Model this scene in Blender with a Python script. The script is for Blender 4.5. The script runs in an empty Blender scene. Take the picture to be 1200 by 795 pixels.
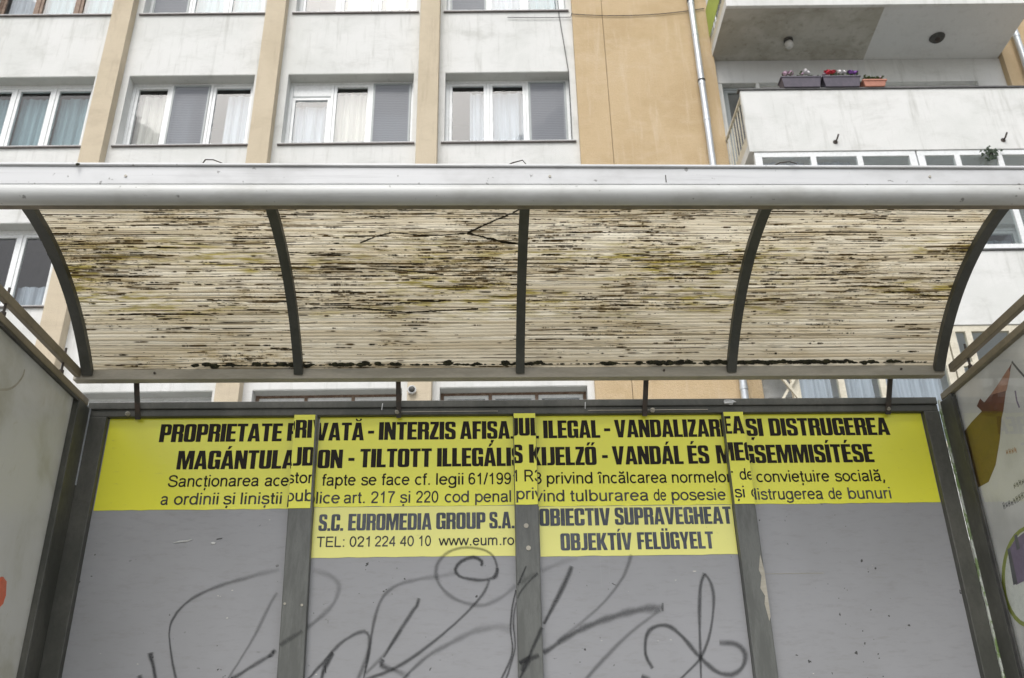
import bpy, bmesh, math, random
from mathutils import Vector, Matrix
random.seed(7)
S = bpy.context.scene
C = S.collection
# ---------------------------------------------------------------- camera
CZ = 1.1
cam = bpy.data.cameras.new('camera')
co = bpy.data.objects.new('camera', cam); C.objects.link(co); S.camera = co
R = Matrix(((0.99952007, 0.00439559, -0.03066456),
            (-0.02561089, -0.43963186, -0.89781285),
            (-0.01742754, 0.8981673, -0.43930829)))
co.matrix_world = Matrix.Translation((0, 0, CZ)) @ R.to_4x4()
cam.sensor_width = 36; cam.lens = 1090 / 1200 * 36; cam.clip_start = .05; cam.clip_end = 2000
cam.dof.use_dof = True; cam.dof.focus_distance = 3.2; cam.dof.aperture_fstop = 8.0
# ---------------------------------------------------------------- light: overcast daylight
W = bpy.data.worlds.new("World"); S.world = W; W.use_nodes = True
nt = W.node_tree; nt.nodes.clear()
sky = nt.nodes.new('ShaderNodeTexSky'); sky.sky_type = 'NISHITA'; sky.sun_disc = False
SUN_EL, SUN_AZ = math.radians(52), math.radians(195)
sky.sun_elevation = SUN_EL; sky.sun_rotation = SUN_AZ; sky.air_density = 1.0; sky.dust_density = 3.0; sky.ozone_density = 1.0
hs = nt.nodes.new('ShaderNodeHueSaturation'); hs.inputs['Saturation'].default_value = .34
bg = nt.nodes.new('ShaderNodeBackground'); bg.inputs['Strength'].default_value = .15
ow = nt.nodes.new('ShaderNodeOutputWorld')
nt.links.new(sky.outputs[0], hs.inputs['Color']); nt.links.new(hs.outputs[0], bg.inputs[0]); nt.links.new(bg.outputs[0], ow.inputs[0])
sl = bpy.data.lights.new('sun', 'SUN'); sl.energy = 1.1; sl.angle = math.radians(35); sl.color = (1, .97, .93)
so = bpy.data.objects.new('sun', sl); C.objects.link(so)
sd = Vector((math.sin(SUN_AZ) * math.cos(SUN_EL), math.cos(SUN_AZ) * math.cos(SUN_EL), math.sin(SUN_EL)))
so.rotation_euler = sd.to_track_quat('Z', 'Y').to_euler(); so.location = sd * 30
S.view_settings.view_transform = 'Standard'; S.view_settings.look = 'None'
S.view_settings.exposure = 0.47; S.view_settings.gamma = 1; S.view_settings.use_curve_mapping = False

# ---------------------------------------------------------------- helpers
def tag(o, label=None, cat=None, group=None, kind=None):
    for k, v in (('label', label), ('category', cat), ('group', group), ('kind', kind)):
        if v: o[k] = v
    return o
def empty(name, loc=(0, 0, 0), rz=0, parent=None):
    o = bpy.data.objects.new(name, None); C.objects.link(o); o.location = loc; o.rotation_euler = (0, 0, rz)
    o.empty_display_size = .1
    if parent: o.parent = parent
    return o
class MB:
    def __init__(s): s.v = []; s.f = []; s.uv = None
    def quad(s, *p):
        n = len(s.v); s.v += [tuple(q) for q in p]; s.f.append(tuple(range(n, n + len(p)))); return s
    def box(s, x0, x1, y0, y1, z0, z1):
        n = len(s.v)
        s.v += [(x, y, z) for x in (x0, x1) for y in (y0, y1) for z in (z0, z1)]
        for f in ((0, 1, 3, 2), (4, 6, 7, 5), (0, 4, 5, 1), (2, 3, 7, 6), (0, 2, 6, 4), (1, 5, 7, 3)):
            s.f.append(tuple(n + i for i in f))
        return s
    def bar(s, a, b, w, h=None, up=(0, 0, 1)):
        h = h or w; a = Vector(a); b = Vector(b); d = (b - a).normalized(); u = Vector(up)
        if abs(d.dot(u)) > .98: u = Vector((0, 1, 0))
        r = d.cross(u).normalized(); u = r.cross(d)
        n = len(s.v)
        for p in (a, b):
            for i, j in ((-1, -1), (1, -1), (1, 1), (-1, 1)): s.v.append(tuple(p + r * (i * w / 2) + u * (j * h / 2)))
        s.f += [(n, n + 3, n + 2, n + 1), (n + 4, n + 5, n + 6, n + 7)] + [(n + i, n + (i + 1) % 4, n + 4 + (i + 1) % 4, n + 4 + i) for i in range(4)]
        return s
    def tube(s, pts, r, k=10, caps=True):
        pts = [Vector(p) for p in pts]; rs = r if isinstance(r, (list, tuple)) else [r] * len(pts)
        n = len(s.v); ref = Vector((.13, .21, .97))
        for i, p in enumerate(pts):
            d = (pts[min(i + 1, len(pts) - 1)] - pts[max(i - 1, 0)]).normalized()
            a = d.cross(ref)
            if a.length < .2: a = d.cross(Vector((1, .1, 0)))
            a.normalize(); b = d.cross(a)
            for j in range(k):
                t = 2 * math.pi * j / k; s.v.append(tuple(p + (a * math.cos(t) + b * math.sin(t)) * rs[i]))
        for i in range(len(pts) - 1):
            for j in range(k):
                s.f.append((n + i * k + j, n + i * k + (j + 1) % k, n + (i + 1) * k + (j + 1) % k, n + (i + 1) * k + j))
        if caps:
            s.f.append(tuple(n + j for j in range(k))[::-1]); s.f.append(tuple(n + (len(pts) - 1) * k + j for j in range(k)))
        return s
    def ext(s, prof, x0, x1, close=True):
        """profile in (y,z) extruded along x"""
        n = len(s.v); k = len(prof)
        for x in (x0, x1):
            for y, z in prof: s.v.append((x, y, z))
        for j in range(k if close else k - 1):
            s.f.append((n + j, n + (j + 1) % k, n + k + (j + 1) % k, n + k + j))
        if close: s.f.append(tuple(n + j for j in range(k))); s.f.append(tuple(n + k + j for j in range(k))[::-1])
        return s
    def blob(s, c, r, sub=1, jit=.25, sq=(1, 1, 1)):
        bm = bmesh.new(); bmesh.ops.create_icosphere(bm, subdivisions=sub, radius=1)
        n = len(s.v)
        for v in bm.verts:
            q = v.co * (1 + random.uniform(-jit, jit)); s.v.append((c[0] + q.x * r * sq[0], c[1] + q.y * r * sq[1], c[2] + q.z * r * sq[2]))
        for f in bm.faces: s.f.append(tuple(n + v.index for v in f.verts))
        bm.free(); return s
    def build(s, name, mat, parent=None, bevel=0, smooth=False, fixn=True):
        me = bpy.data.meshes.new(name); me.from_pydata(s.v, [], s.f)
        if fixn:
            bm = bmesh.new(); bm.from_mesh(me); bmesh.ops.recalc_face_normals(bm, faces=bm.faces); bm.to_mesh(me); bm.free()
        me.materials.append(mat)
        o = bpy.data.objects.new(name, me); C.objects.link(o)
        if parent: o.parent = parent
        if smooth:
            for p in me.polygons: p.use_smooth = True
            try: me.set_sharp_from_angle(angle=math.radians(40))
            except Exception: pass
        if bevel:
            m = o.modifiers.new('bevel', 'BEVEL'); m.width = bevel; m.segments = 2; m.limit_method = 'ANGLE'
        return o
def box(name, mat, parent, x0, x1, y0, y1, z0, z1, bevel=0): return MB().box(x0, x1, y0, y1, z0, z1).build(name, mat, parent, bevel)

# ---------------------------------------------------------------- materials
class N:
    def __init__(s, name):
        s.m = bpy.data.materials.new(name); s.m.use_nodes = True; s.t = s.m.node_tree; s.t.nodes.clear()
        s.out = s.n('OutputMaterial')
    def n(s, typ, **k):
        o = s.t.nodes.new('ShaderNode' + typ)
        for a, b in k.items(): setattr(o, a, b)
        return o
    def l(s, a, b): s.t.links.new(a, b)
    def inp(s, sock, v):
        if hasattr(v, 'links') or isinstance(v, bpy.types.NodeSocket): s.l(v, sock)
        elif isinstance(v, tuple) and len(v) == 3 and sock.type == 'RGBA': sock.default_value = v + (1,)
        else: sock.default_value = v
    def coord(s, which='Object', scale=(1, 1, 1)):
        tc = s.n('TexCoord'); mp = s.n('Mapping'); mp.inputs['Scale'].default_value = scale
        s.l(tc.outputs[which], mp.inputs[0]); return mp.outputs[0]
    def noise(s, vec, scale, detail=4, rough=.6, dist=0):
        o = s.n('TexNoise'); o.inputs['Scale'].default_value = scale; o.inputs['Detail'].default_value = detail
        o.inputs['Roughness'].default_value = rough; o.inputs['Distortion'].default_value = dist
        s.l(vec, o.inputs['Vector']); return o.outputs[0]
    def ramp(s, fac, lo, hi, a=0., b=1.):
        o = s.n('MapRange'); o.interpolation_type = 'SMOOTHSTEP'
        s.inp(o.inputs[0], fac); s.inp(o.inputs[1], lo); s.inp(o.inputs[2], hi); o.inputs[3].default_value = a; o.inputs[4].default_value = b
        return o.outputs[0]
    def mix(s, fac, a, b):
        o = s.n('Mix', data_type='RGBA'); s.inp(o.inputs[0], fac); s.inp(o.inputs[6], a); s.inp(o.inputs[7], b); return o.outputs[2]
    def math(s, op, a, b=0., c=None):
        o = s.n('Math', operation=op); s.inp(o.inputs[0], a); s.inp(o.inputs[1], b)
        if c is not None: s.inp(o.inputs[2], c)
        return o.outputs[0]
    def bump(s, h, strength=.3, dist=.01):
        o = s.n('Bump'); o.inputs['Strength'].default_value = strength; o.inputs['Distance'].default_value = dist; s.l(h, o.inputs['Height']); return o.outputs[0]
    def pbr(s, col, rough=.6, metal=0, normal=None, spec=.5, alpha=None):
        o = s.n('BsdfPrincipled'); s.inp(o.inputs['Base Color'], col); s.inp(o.inputs['Roughness'], rough); o.inputs['Metallic'].default_value = metal
        o.inputs['Specular IOR Level'].default_value = spec
        if normal: s.l(normal, o.inputs['Normal'])
        if alpha is not None: s.inp(o.inputs['Alpha'], alpha)
        return o.outputs[0]
    def end(s, sh): s.l(sh, s.out.inputs[0]); return s.m

def worn(name, c1, c2, rough=.6, scale=6, metal=0, fine=60, bumps=.15, lo=.4, hi=.65, stretch=(1, 1, 1), spec=.5):
    g = N(name); v = g.coord('Object', stretch)
    a = g.ramp(g.noise(v, scale, 5, .65), lo, hi); f = g.noise(v, fine, 3, .7)
    col = g.mix(a, c1, c2); col = g.mix(g.ramp(f, .35, .75, 0, .35), col, tuple(x * .6 for x in c1))
    return g.end(g.pbr(col, rough, metal, g.bump(f, bumps, .004), spec))
M = {}
M['frame'] = worn('dark_olive_painted_steel', (.060, .062, .052), (.10, .10, .085), .5, 5, stretch=(1, 1, .6), fine=90)
M['post'] = worn('grey_green_painted_steel', (.135, .142, .132), (.095, .10, .092), .5, 7, stretch=(4, 1, .8), fine=110)
M['beam'] = worn('brownish_galvanised_beam', (.25, .215, .155), (.17, .15, .11), .55, 9, fine=120)
M['rail'] = worn('pale_grey_roof_rail', (.46, .43, .36), (.34, .32, .26), .5, 8, stretch=(.4, 1, 2), fine=140)
M['rib'] = worn('dark_rib_steel', (.075, .078, .068), (.055, .058, .05), .55, 7, fine=100)
M['rod'] = worn('rusty_dark_rod', (.05, .045, .038), (.09, .065, .05), .7, 30)
M['seal'] = worn('speckled_algae_seal', (.62, .66, .60), (.20, .30, .10), .7, 35, lo=.45, hi=.55, stretch=(1, 1, .35))
M['soil'] = worn('dark_soil', (.03, .022, .015), (.06, .045, .03), .95, 30)

def gutter_mat(name, base, dark):
    g = N(name); v = g.coord('Object', (.5, 1, 1)); fine = g.coord('Object', (2, 60, 60))
    a = g.ramp(g.noise(v, 6, 5, .65), .42, .72, 0, .75)
    b = g.ramp(g.noise(fine, 1.0, 5, .7), .5, .8, 0, .6)
    col = g.mix(a, base, dark); col = g.mix(b, col, tuple(x * .6 for x in base))
    s = g.ramp(g.noise(g.coord('Object', (1, 1, 1)), 45, 2, .5), .70, .76, 0, .6)
    col = g.mix(s, col, (.08, .075, .06))
    return g.end(g.pbr(col, .42, 0, g.bump(g.noise(v, 12, 3), .08, .01)))
M['gutter'] = gutter_mat('weathered_white_gutter', (.56, .57, .555), (.38, .38, .35))
M['gutter_top'] = gutter_mat('white_fascia_metal', (.64, .65, .655), (.46, .465, .46))

def panel_mat():
    g = N('matte_grey_back_panel'); v = g.coord('Object', (1, 1, 1))
    a = g.noise(v, 2.2, 4, .6); b = g.ramp(g.noise(g.coord('Object', (3, 1, 12)), 6, 5, .7), .46, .8, 0, .40)
    z = g.n('SeparateXYZ'); g.l(g.coord('Object'), z.inputs[0])
    col = g.mix(a, (.245, .25, .255), (.345, .35, .37)); col = g.mix(b, col, (.21, .21, .20))
    chips = g.math('MULTIPLY', g.ramp(g.noise(v, 55, 2, .5), .715, .735), g.ramp(g.noise(v, 5, 2, .5), .5, .6))
    col = g.mix(chips, col, (.05, .05, .05))
    chl = g.ramp(g.noise(g.coord('Object', (1, 1, 2.2)), 31, 2, .5), .75, .765); col = g.mix(chl, col, (.62, .60, .55))
    ln = g.ramp(g.noise(g.coord('Object', (90, 1, 1.2)), 1.6, 2, .5), .70, .76, 0, .12); col = g.mix(ln, col, (.42, .43, .43))
    return g.end(g.pbr(col, .38, 0, g.bump(g.noise(v, 160, 2), .05, .002), .45))
M['panel'] = panel_mat()

def stucco(name, c1, c2, c3, fine=70, bumps=.5, hscale=1.0):
    g = N(name); v = g.coord('Object', (1, 1, 1))
    a = g.ramp(g.noise(v, .8 * hscale, 6, .65, .4), .42, .62); b = g.ramp(g.noise(g.coord('Object', (.6, 1, 1.3)), 2.2, 7, .72, .3), .48, .76, 0, .5)
    st = g.ramp(g.noise(g.coord('Object', (5, 5, .5)), 1.6, 4, .7), .50, .78, 0, .65)
    f = g.noise(v, fine, 4, .7)
    col = g.mix(a, c1, c2); col = g.mix(b, col, c3); col = g.mix(st, col, c3)
    col = g.mix(g.ramp(f, .3, .8, 0, .22), col, tuple(x * .7 for x in c1))
    return g.end(g.pbr(col, .9, 0, g.bump(f, bumps, .012), .2))
M['white'] = stucco('whitewashed_panel_render', (.72, .725, .705), (.66, .67, .645), (.44, .445, .41))
M['ochre'] = stucco('ochre_scraped_render', (.56, .43, .265), (.50, .375, .22), (.63, .52, .37), fine=55, bumps=.9)
M['ochre_pil'] = stucco('pale_ochre_pilaster_render', (.60, .52, .39), (.55, .475, .35), (.43, .36, .265), fine=55, bumps=.8)
M['reveal'] = stucco('grey_green_reveal_render', (.60, .61, .58), (.56, .57, .54), (.45, .46, .43))
M['soffit_dark'] = stucco('stained_soffit_render', (.50, .49, .44), (.40, .385, .33), (.20, .185, .14), bumps=.4, hscale=2)
M['soffit_light'] = stucco('painted_soffit_render', (.68, .69, .68), (.65, .66, .65), (.54, .545, .53), bumps=.2)
M['pvc'] = worn('white_pvc_frame', (.80, .82, .82), (.74, .76, .75), .35, 4, bumps=.02, fine=30)
M['oldwood'] = worn('old_brown_window_frame', (.19, .12, .08), (.30, .22, .16), .6, 14)
M['greyframe'] = worn('grey_screen_frame', (.34, .37, .37), (.30, .33, .33), .4, 6, bumps=.02)
M['creamframe'] = worn('cream_painted_frame', (.66, .62, .50), (.55, .51, .40), .5, 9)
M['sill'] = worn('dark_sill_metal', (.10, .09, .085), (.16, .14, .13), .5, 10)
M['sillw'] = worn('white_sill_metal', (.62, .63, .62), (.5, .5, .49), .4, 10)
M['pipe'] = worn('zinc_downpipe', (.62, .66, .69), (.52, .55, .58), .35, 8, .35, stretch=(1, 1, .3))
M['cap'] = worn('dark_parapet_cap', (.07, .07, .07), (.11, .11, .105), .5, 10)
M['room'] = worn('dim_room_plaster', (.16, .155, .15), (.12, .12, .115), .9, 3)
M['wire'] = worn('black_cable', (.04, .04, .04), (.07, .07, .065), .6, 20)
M['purple'] = worn('dark_purple_plastic', (.075, .065, .085), (.10, .085, .11), .45, 10)
M['terracotta'] = worn('terracotta_plastic', (.50, .22, .15), (.44, .19, .13), .6, 10)
M['green'] = worn('leaf_green', (.07, .12, .04), (.12, .17, .06), .7, 20)
M['darkgreen'] = worn('dark_leaf_green', (.03, .05, .03), (.05, .075, .04), .8, 20)
for n_, c_ in (('petal_white', (.75, .73, .74)), ('petal_red', (.55, .03, .05)), ('petal_purple', (.22, .08, .35)), ('petal_pink', (.65, .45, .58))):
    M[n_] = worn(n_, c_, tuple(x * .85 for x in c_), .7, 30)
M['limegreen'] = worn('lime_green_balcony_sheet', (.42, .52, .10), (.36, .46, .09), .6, 6)
M['lampglass'] = worn('milky_lamp_globe', (.62, .62, .60), (.55, .55, .52), .3, 6)
M['lampdark'] = worn('dark_lamp_base', (.06, .06, .055), (.10, .10, .09), .6, 12)
M['asphalt'] = worn('asphalt', (.05, .05, .05), (.065, .063, .06), .95, 3)
M['paving'] = worn('concrete_paving', (.30, .29, .27), (.25, .24, .22), .95, 2)
M['kerb'] = worn('concrete_kerb', (.33, .32, .30), (.27, .26, .24), .9, 3)
M['moss'] = worn('dark_moss', (.018, .018, .010), (.045, .045, .018), .95, 60, fine=200, bumps=.8)
M['ink'] = worn('black_print', (.022, .018, .014), (.03, .026, .02), .6, 20, bumps=0, spec=.15)
M['ink2'] = worn('dark_grey_print', (.045, .045, .04), (.10, .10, .095), .6, 9, bumps=0, spec=.15)
M['ink3'] = worn('faded_blue_grey_print', (.085, .095, .115), (.13, .14, .16), .6, 16, bumps=0, spec=.15)
M['posterred'] = worn('poster_dark_red', (.145, .05, .036), (.19, .065, .045), .4, 9, bumps=0)
M['posterpink'] = worn('poster_brick_pink', (.46, .24, .17), (.40, .20, .14), .4, 9, bumps=0)
M['posterochre_refl'] = worn('poster_ochre_reflection', (.20, .115, .022), (.16, .095, .02), .4, 6, bumps=0)  # brown print with the yellow notices' reflection painted into its colour
M['posterwhite'] = worn('poster_white', (.78, .79, .76), (.68, .69, .67), .4, 5, bumps=0)
def backlit(name, c):
    g = N(name); v = g.coord('Object'); col = g.mix(g.ramp(g.noise(v, 5, 4), .4, .7), c, tuple(x * .86 for x in c))
    t = g.n('BsdfTranslucent'); g.l(col, t.inputs[0]); mx = g.n('MixShader'); mx.inputs[0].default_value = .72
    g.l(g.pbr(col, .4), mx.inputs[1]); g.l(t.outputs[0], mx.inputs[2]); return g.end(mx.outputs[0])
M['posterboard'] = backlit('backlit_white_poster', (.80, .79, .77))
M['posterlime'] = worn('poster_lime', (.32, .36, .06), (.28, .32, .05), .4, 9, bumps=0)
M['posterviolet'] = worn('poster_violet_grey', (.20, .15, .24), (.27, .22, .32), .4, 9, bumps=0)
M['posterink'] = worn('poster_ink', (.09, .09, .10), (.14, .14, .15), .4, 30, bumps=0)
M['orange'] = worn('orange_spray', (.75, .16, .08), (.70, .20, .12), .6, 20, bumps=0)

def yellow(name, c1, c2):
    g = N(name); v = g.coord('Object', (1, 1, 1))
    a = g.noise(v, 3, 4, .6); col = g.mix(a, c1, c2)
    s = g.ramp(g.noise(g.coord('Object', (1, 1, 3)), 30, 4, .7), .60, .80, 0, .22); col = g.mix(s, col, (.25, .24, .12))
    sp = g.ramp(g.noise(v, 95, 2, .5), .76, .80, 0, .6); col = g.mix(sp, col, (.10, .09, .04))
    return g.end(g.pbr(col, .26, 0, g.bump(g.noise(v, 9, 3), .06, .01), .5))
M['yellow'] = yellow('yellow_vinyl', (.80, .79, .045), (.84, .83, .075))
M['yellow2'] = yellow('pale_yellow_vinyl', (.80, .78, .20), (.83, .81, .26))

def glass(name, tint=(.92, .95, .95), refl=.9, ior=1.65):
    g = N(name); tr = g.n('BsdfTransparent'); tr.inputs[0].default_value = tint + (1,)
    gl = g.n('BsdfGlossy'); gl.inputs['Roughness'].default_value = .03; gl.inputs['Color'].default_value = (refl, refl, refl, 1)
    fr = g.n('Fresnel'); fr.inputs[0].default_value = ior
    v = g.coord('Object'); bp = g.bump(g.noise(v, 2.5, 2), .05, .02); g.l(bp, gl.inputs['Normal'])
    mx = g.n('MixShader'); ge = g.n('NewGeometry'); g.l(g.math('MULTIPLY', fr.outputs[0], g.math('SUBTRACT', 1., ge.outputs['Backfacing'])), mx.inputs[0]); g.l(tr.outputs[0], mx.inputs[1]); g.l(gl.outputs[0], mx.inputs[2])
    return g.end(mx.outputs[0])
M['glass'] = glass('window_glass')
M['posterglass'] = glass('poster_case_glass', (.95, .96, .95), .85, 1.42)
def curtain_mat(name, c):
    g = N(name); d = g.n('BsdfDiffuse'); d.inputs[0].default_value = c + (1,); t = g.n('BsdfTransparent')
    w = g.ramp(g.noise(g.coord('Object', (14, 1, .6)), 1.5, 3, .6), .3, .7, .05, .35)
    mx = g.n('MixShader'); g.l(w, mx.inputs[0]); g.l(d.outputs[0], mx.inputs[1]); g.l(t.outputs[0], mx.inputs[2]); return g.end(mx.outputs[0])
M['curtain'] = curtain_mat('sheer_white_curtain', (.46, .48, .54))
M['curtain_beige'] = curtain_mat('beige_curtain', (.60, .55, .50))
M['curtain_blue'] = curtain_mat('blue_grey_curtain', (.30, .40, .44))
def screen_mat():
    g = N('grey_insect_mesh'); d = g.n('BsdfDiffuse'); t = g.n('BsdfTransparent')
    v = g.coord('Object', (1, 1, 1)); w = g.n('TexWave', wave_type='RINGS'); w.inputs['Scale'].default_value = 9.; w.inputs['Distortion'].default_value = 2.2; w.inputs['Detail'].default_value = 1; g.l(v, w.inputs[0])
    col = g.mix(w.outputs[1], (.25, .265, .29), (.34, .355, .385)); g.l(col, d.inputs[0])
    mx = g.n('MixShader'); mx.inputs[0].default_value = .35; g.l(d.outputs[0], mx.inputs[1]); g.l(t.outputs[0], mx.inputs[2]); return g.end(mx.outputs[0])
M['screen'] = screen_mat()

def frosted():
    g = N('dirty_translucent_side_glass'); v = g.coord('Object', (1, 1, 1))
    a = g.ramp(g.noise(v, 3.2, 5, .65, .5), .38, .7); sm = g.ramp(g.noise(g.coord('Object', (1, 1.5, 1)), 9, 5, .7, 1.2), .6, .72, 0, .35)
    col = g.mix(a, (.64, .64, .61), (.52, .515, .45)); col = g.mix(sm, col, (.44, .42, .30))
    p = g.pbr(col, .28, 0, g.bump(g.noise(v, 20, 3), .05, .004), .5)
    t = g.n('BsdfTranslucent'); g.l(col, t.inputs[0])
    mx = g.n('MixShader'); mx.inputs[0].default_value = .62; g.l(p, mx.inputs[1]); g.l(t.outputs[0], mx.inputs[2]); return g.end(mx.outputs[0])
M['frosted'] = frosted()

def roof_mat():
    """fluted translucent sheet: uv x = metres along the roof, uv y = metres along the arc; grime lies in the flutes"""
    g = N('grimy_fluted_roof_sheet'); uv = g.n('UVMap'); sp = g.n('SeparateXYZ'); g.l(uv.outputs[0], sp.inputs[0])
    u, v = sp.outputs[0], sp.outputs[1]
    def cell(n, off):  # flute number and place in it
        wob = g.math('MULTIPLY', g.math('SUBTRACT', g.noise(comb(g.math('MULTIPLY', u, 2.0), g.math('MULTIPLY', v, 9.0), off), 1.0, 3, .6), .5), .014)
        s = g.math('ADD', g.math('MULTIPLY', g.math('ADD', v, wob), n), off)
        return g.math('FLOOR', s), g.math('FRACT', s)
    def comb(a, b, c=0.):
        o = g.n('CombineXYZ'); g.inp(o.inputs[0], a); g.inp(o.inputs[1], b); g.inp(o.inputs[2], c); return o.outputs[0]
    uj = g.math('ADD', u, 3.7)
    # density map: where grime gathers
    dens = g.noise(comb(g.math('MULTIPLY', uj, 2.3), g.math('MULTIPLY', v, 7.5), 4.), 1.0, 4, .6)
    vb = g.ramp(v, .74, .36, -.01, .045)      # less of it low on the arc
    thick = g.math('ADD', g.math('MULTIPLY', g.math('SUBTRACT', dens, .5), .34), g.math('ADD', vb, .012))
    total = None
    for n, su, off, thr, soft, wid in ((82., 2.6, 11.3, .565, .08, .50), (82., 7., 5.1, .575, .09, .60), (165., 9., 27.9, .585, .09, .7), (60., 1.0, 41.7, .50, .06, .20), (105., 1.6, 91.7, .54, .06, .26), (60., 2.2, 71.7, .59, .05, .45)):
        fl, fr = cell(n, off)
        ns = g.noise(comb(g.math('MULTIPLY', uj, su), g.math('MULTIPLY', fl, 7.31), off), 1.0, 5, .72)
        t = g.ramp(g.math('ADD', ns, thick), thr, thr + soft)
        tri = g.math('ABSOLUTE', g.math('SUBTRACT', fr, .5))
        # streak swells where the grime is thick
        hw = g.math('MULTIPLY', t, wid * .5)
        m = g.math('MULTIPLY', g.ramp(g.math('SUBTRACT', hw, tri), -.06, .12), t)
        total = m if total is None else g.math('MAXIMUM', total, m)
    crumb = g.ramp(g.math('ADD', g.noise(comb(g.math('MULTIPLY', uj, 75.), g.math('MULTIPLY', v, 260.), 2.), 1.0, 3, .6), g.math('MULTIPLY', thick, 1.3)), .66, .76, 0, .8)
    total = g.math('MAXIMUM', total, crumb)
    hole = g.ramp(g.noise(comb(g.math('MULTIPLY', uj, 60.), g.math('MULTIPLY', v, 230.), 9.), 1.0, 3, .7), .60, .68)
    total = g.math('MULTIPLY', total, g.math('SUBTRACT', 1., g.math('MULTIPLY', hole, .75)))
    # pale base with flute-to-flute tone changes
    fl, fr = cell(82., 0.)
    tone = g.noise(comb(g.math('MULTIPLY', uj, .9), g.math('MULTIPLY', fl, 3.77), 1.), 1.0, 3, .6)
    base = g.mix(g.ramp(tone, .3, .7), (.62, .53, .365), (.88, .82, .66))
    edge = g.ramp(g.math('ABSOLUTE', g.math('SUBTRACT', fr, .5)), .34, .5, 0, .62); base = g.mix(g.math('MULTIPLY', edge, g.ramp(tone, .62, .35)), base, (.20, .17, .10))
    haze_ = g.noise(comb(g.math('MULTIPLY', uj, 14.), g.math('MULTIPLY', v, 60.), 6.), 1.0, 4, .65); base = g.mix(g.ramp(haze_, .5, .75, 0, .45), base, (.46, .42, .31))
    base = g.mix(g.math('MULTIPLY', g.ramp(g.math('ADD', dens, vb), .42, .70), g.ramp(haze_, .35, .65, .1, .6)), base, (.50, .37, .15))
    # moss-yellow zones
    alg = g.ramp(g.noise(comb(g.math('MULTIPLY', uj, 1.5), g.math('MULTIPLY', v, 6.), 14.), 1.0, 4, .65), .43, .56)
    alg = g.math('MULTIPLY', alg, g.ramp(g.noise(comb(g.math('MULTIPLY', uj, 9.), g.math('MULTIPLY', v, 55.), 3.), 1.0, 3, .6), .44, .62))
    alg = g.math('MULTIPLY', alg, g.ramp(v, .18, .32)); alg = g.math('MULTIPLY', alg, g.ramp(v, .62, .48))
    base = g.mix(g.math('MULTIPLY', alg, .85), base, (.34, .27, .03))
    dcol = g.mix(g.ramp(haze_, .4, .6), (.014, .010, .005), (.075, .048, .018))
    col = g.mix(total, base, dcol)
    d = g.pbr(col, .45, 0, None, .35); t = g.n('BsdfTranslucent'); g.l(col, t.inputs[0])
    mx = g.n('MixShader'); mx.inputs[0].default_value = .74; g.l(d, mx.inputs[1]); g.l(t.outputs[0], mx.inputs[2]); return g.end(mx.outputs[0])
M['roof'] = roof_mat()
def spray_mat():
    g = N('black_spray_paint'); uv = g.n('UVMap'); sp = g.n('SeparateXYZ'); g.l(uv.outputs[0], sp.inputs[0])
    e = g.math('ABSOLUTE', g.math('SUBTRACT', sp.outputs[1], .5)); fall = g.ramp(e, .5, .0)
    al = g.math('MULTIPLY', fall, sp.outputs[0]); nz = g.ramp(g.noise(g.coord('Object'), 260, 2, .6), .2, .6, .6, 1.)
    return g.end(g.pbr((.03, .032, .034), .6, 0, None, .3, g.math('MULTIPLY', al, nz)))
M['spray'] = spray_mat()
def stain_mat():
    g = N('loose_black_dirt'); uv = g.n('UVMap'); sp = g.n('SeparateXYZ'); g.l(uv.outputs[0], sp.inputs[0])
    e = g.math('ABSOLUTE', g.math('SUBTRACT', sp.outputs[1], .5)); nz = g.noise(g.coord('Object', (1, 4, 4)), 70, 3, .7)
    al = g.ramp(g.math('ADD', e, g.math('MULTIPLY', g.math('SUBTRACT', nz, .5), 1.1)), .42, .25)
    return g.end(g.pbr((.028, .022, .012), .9, 0, None, .2, al))
M['stain'] = stain_mat()
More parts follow.
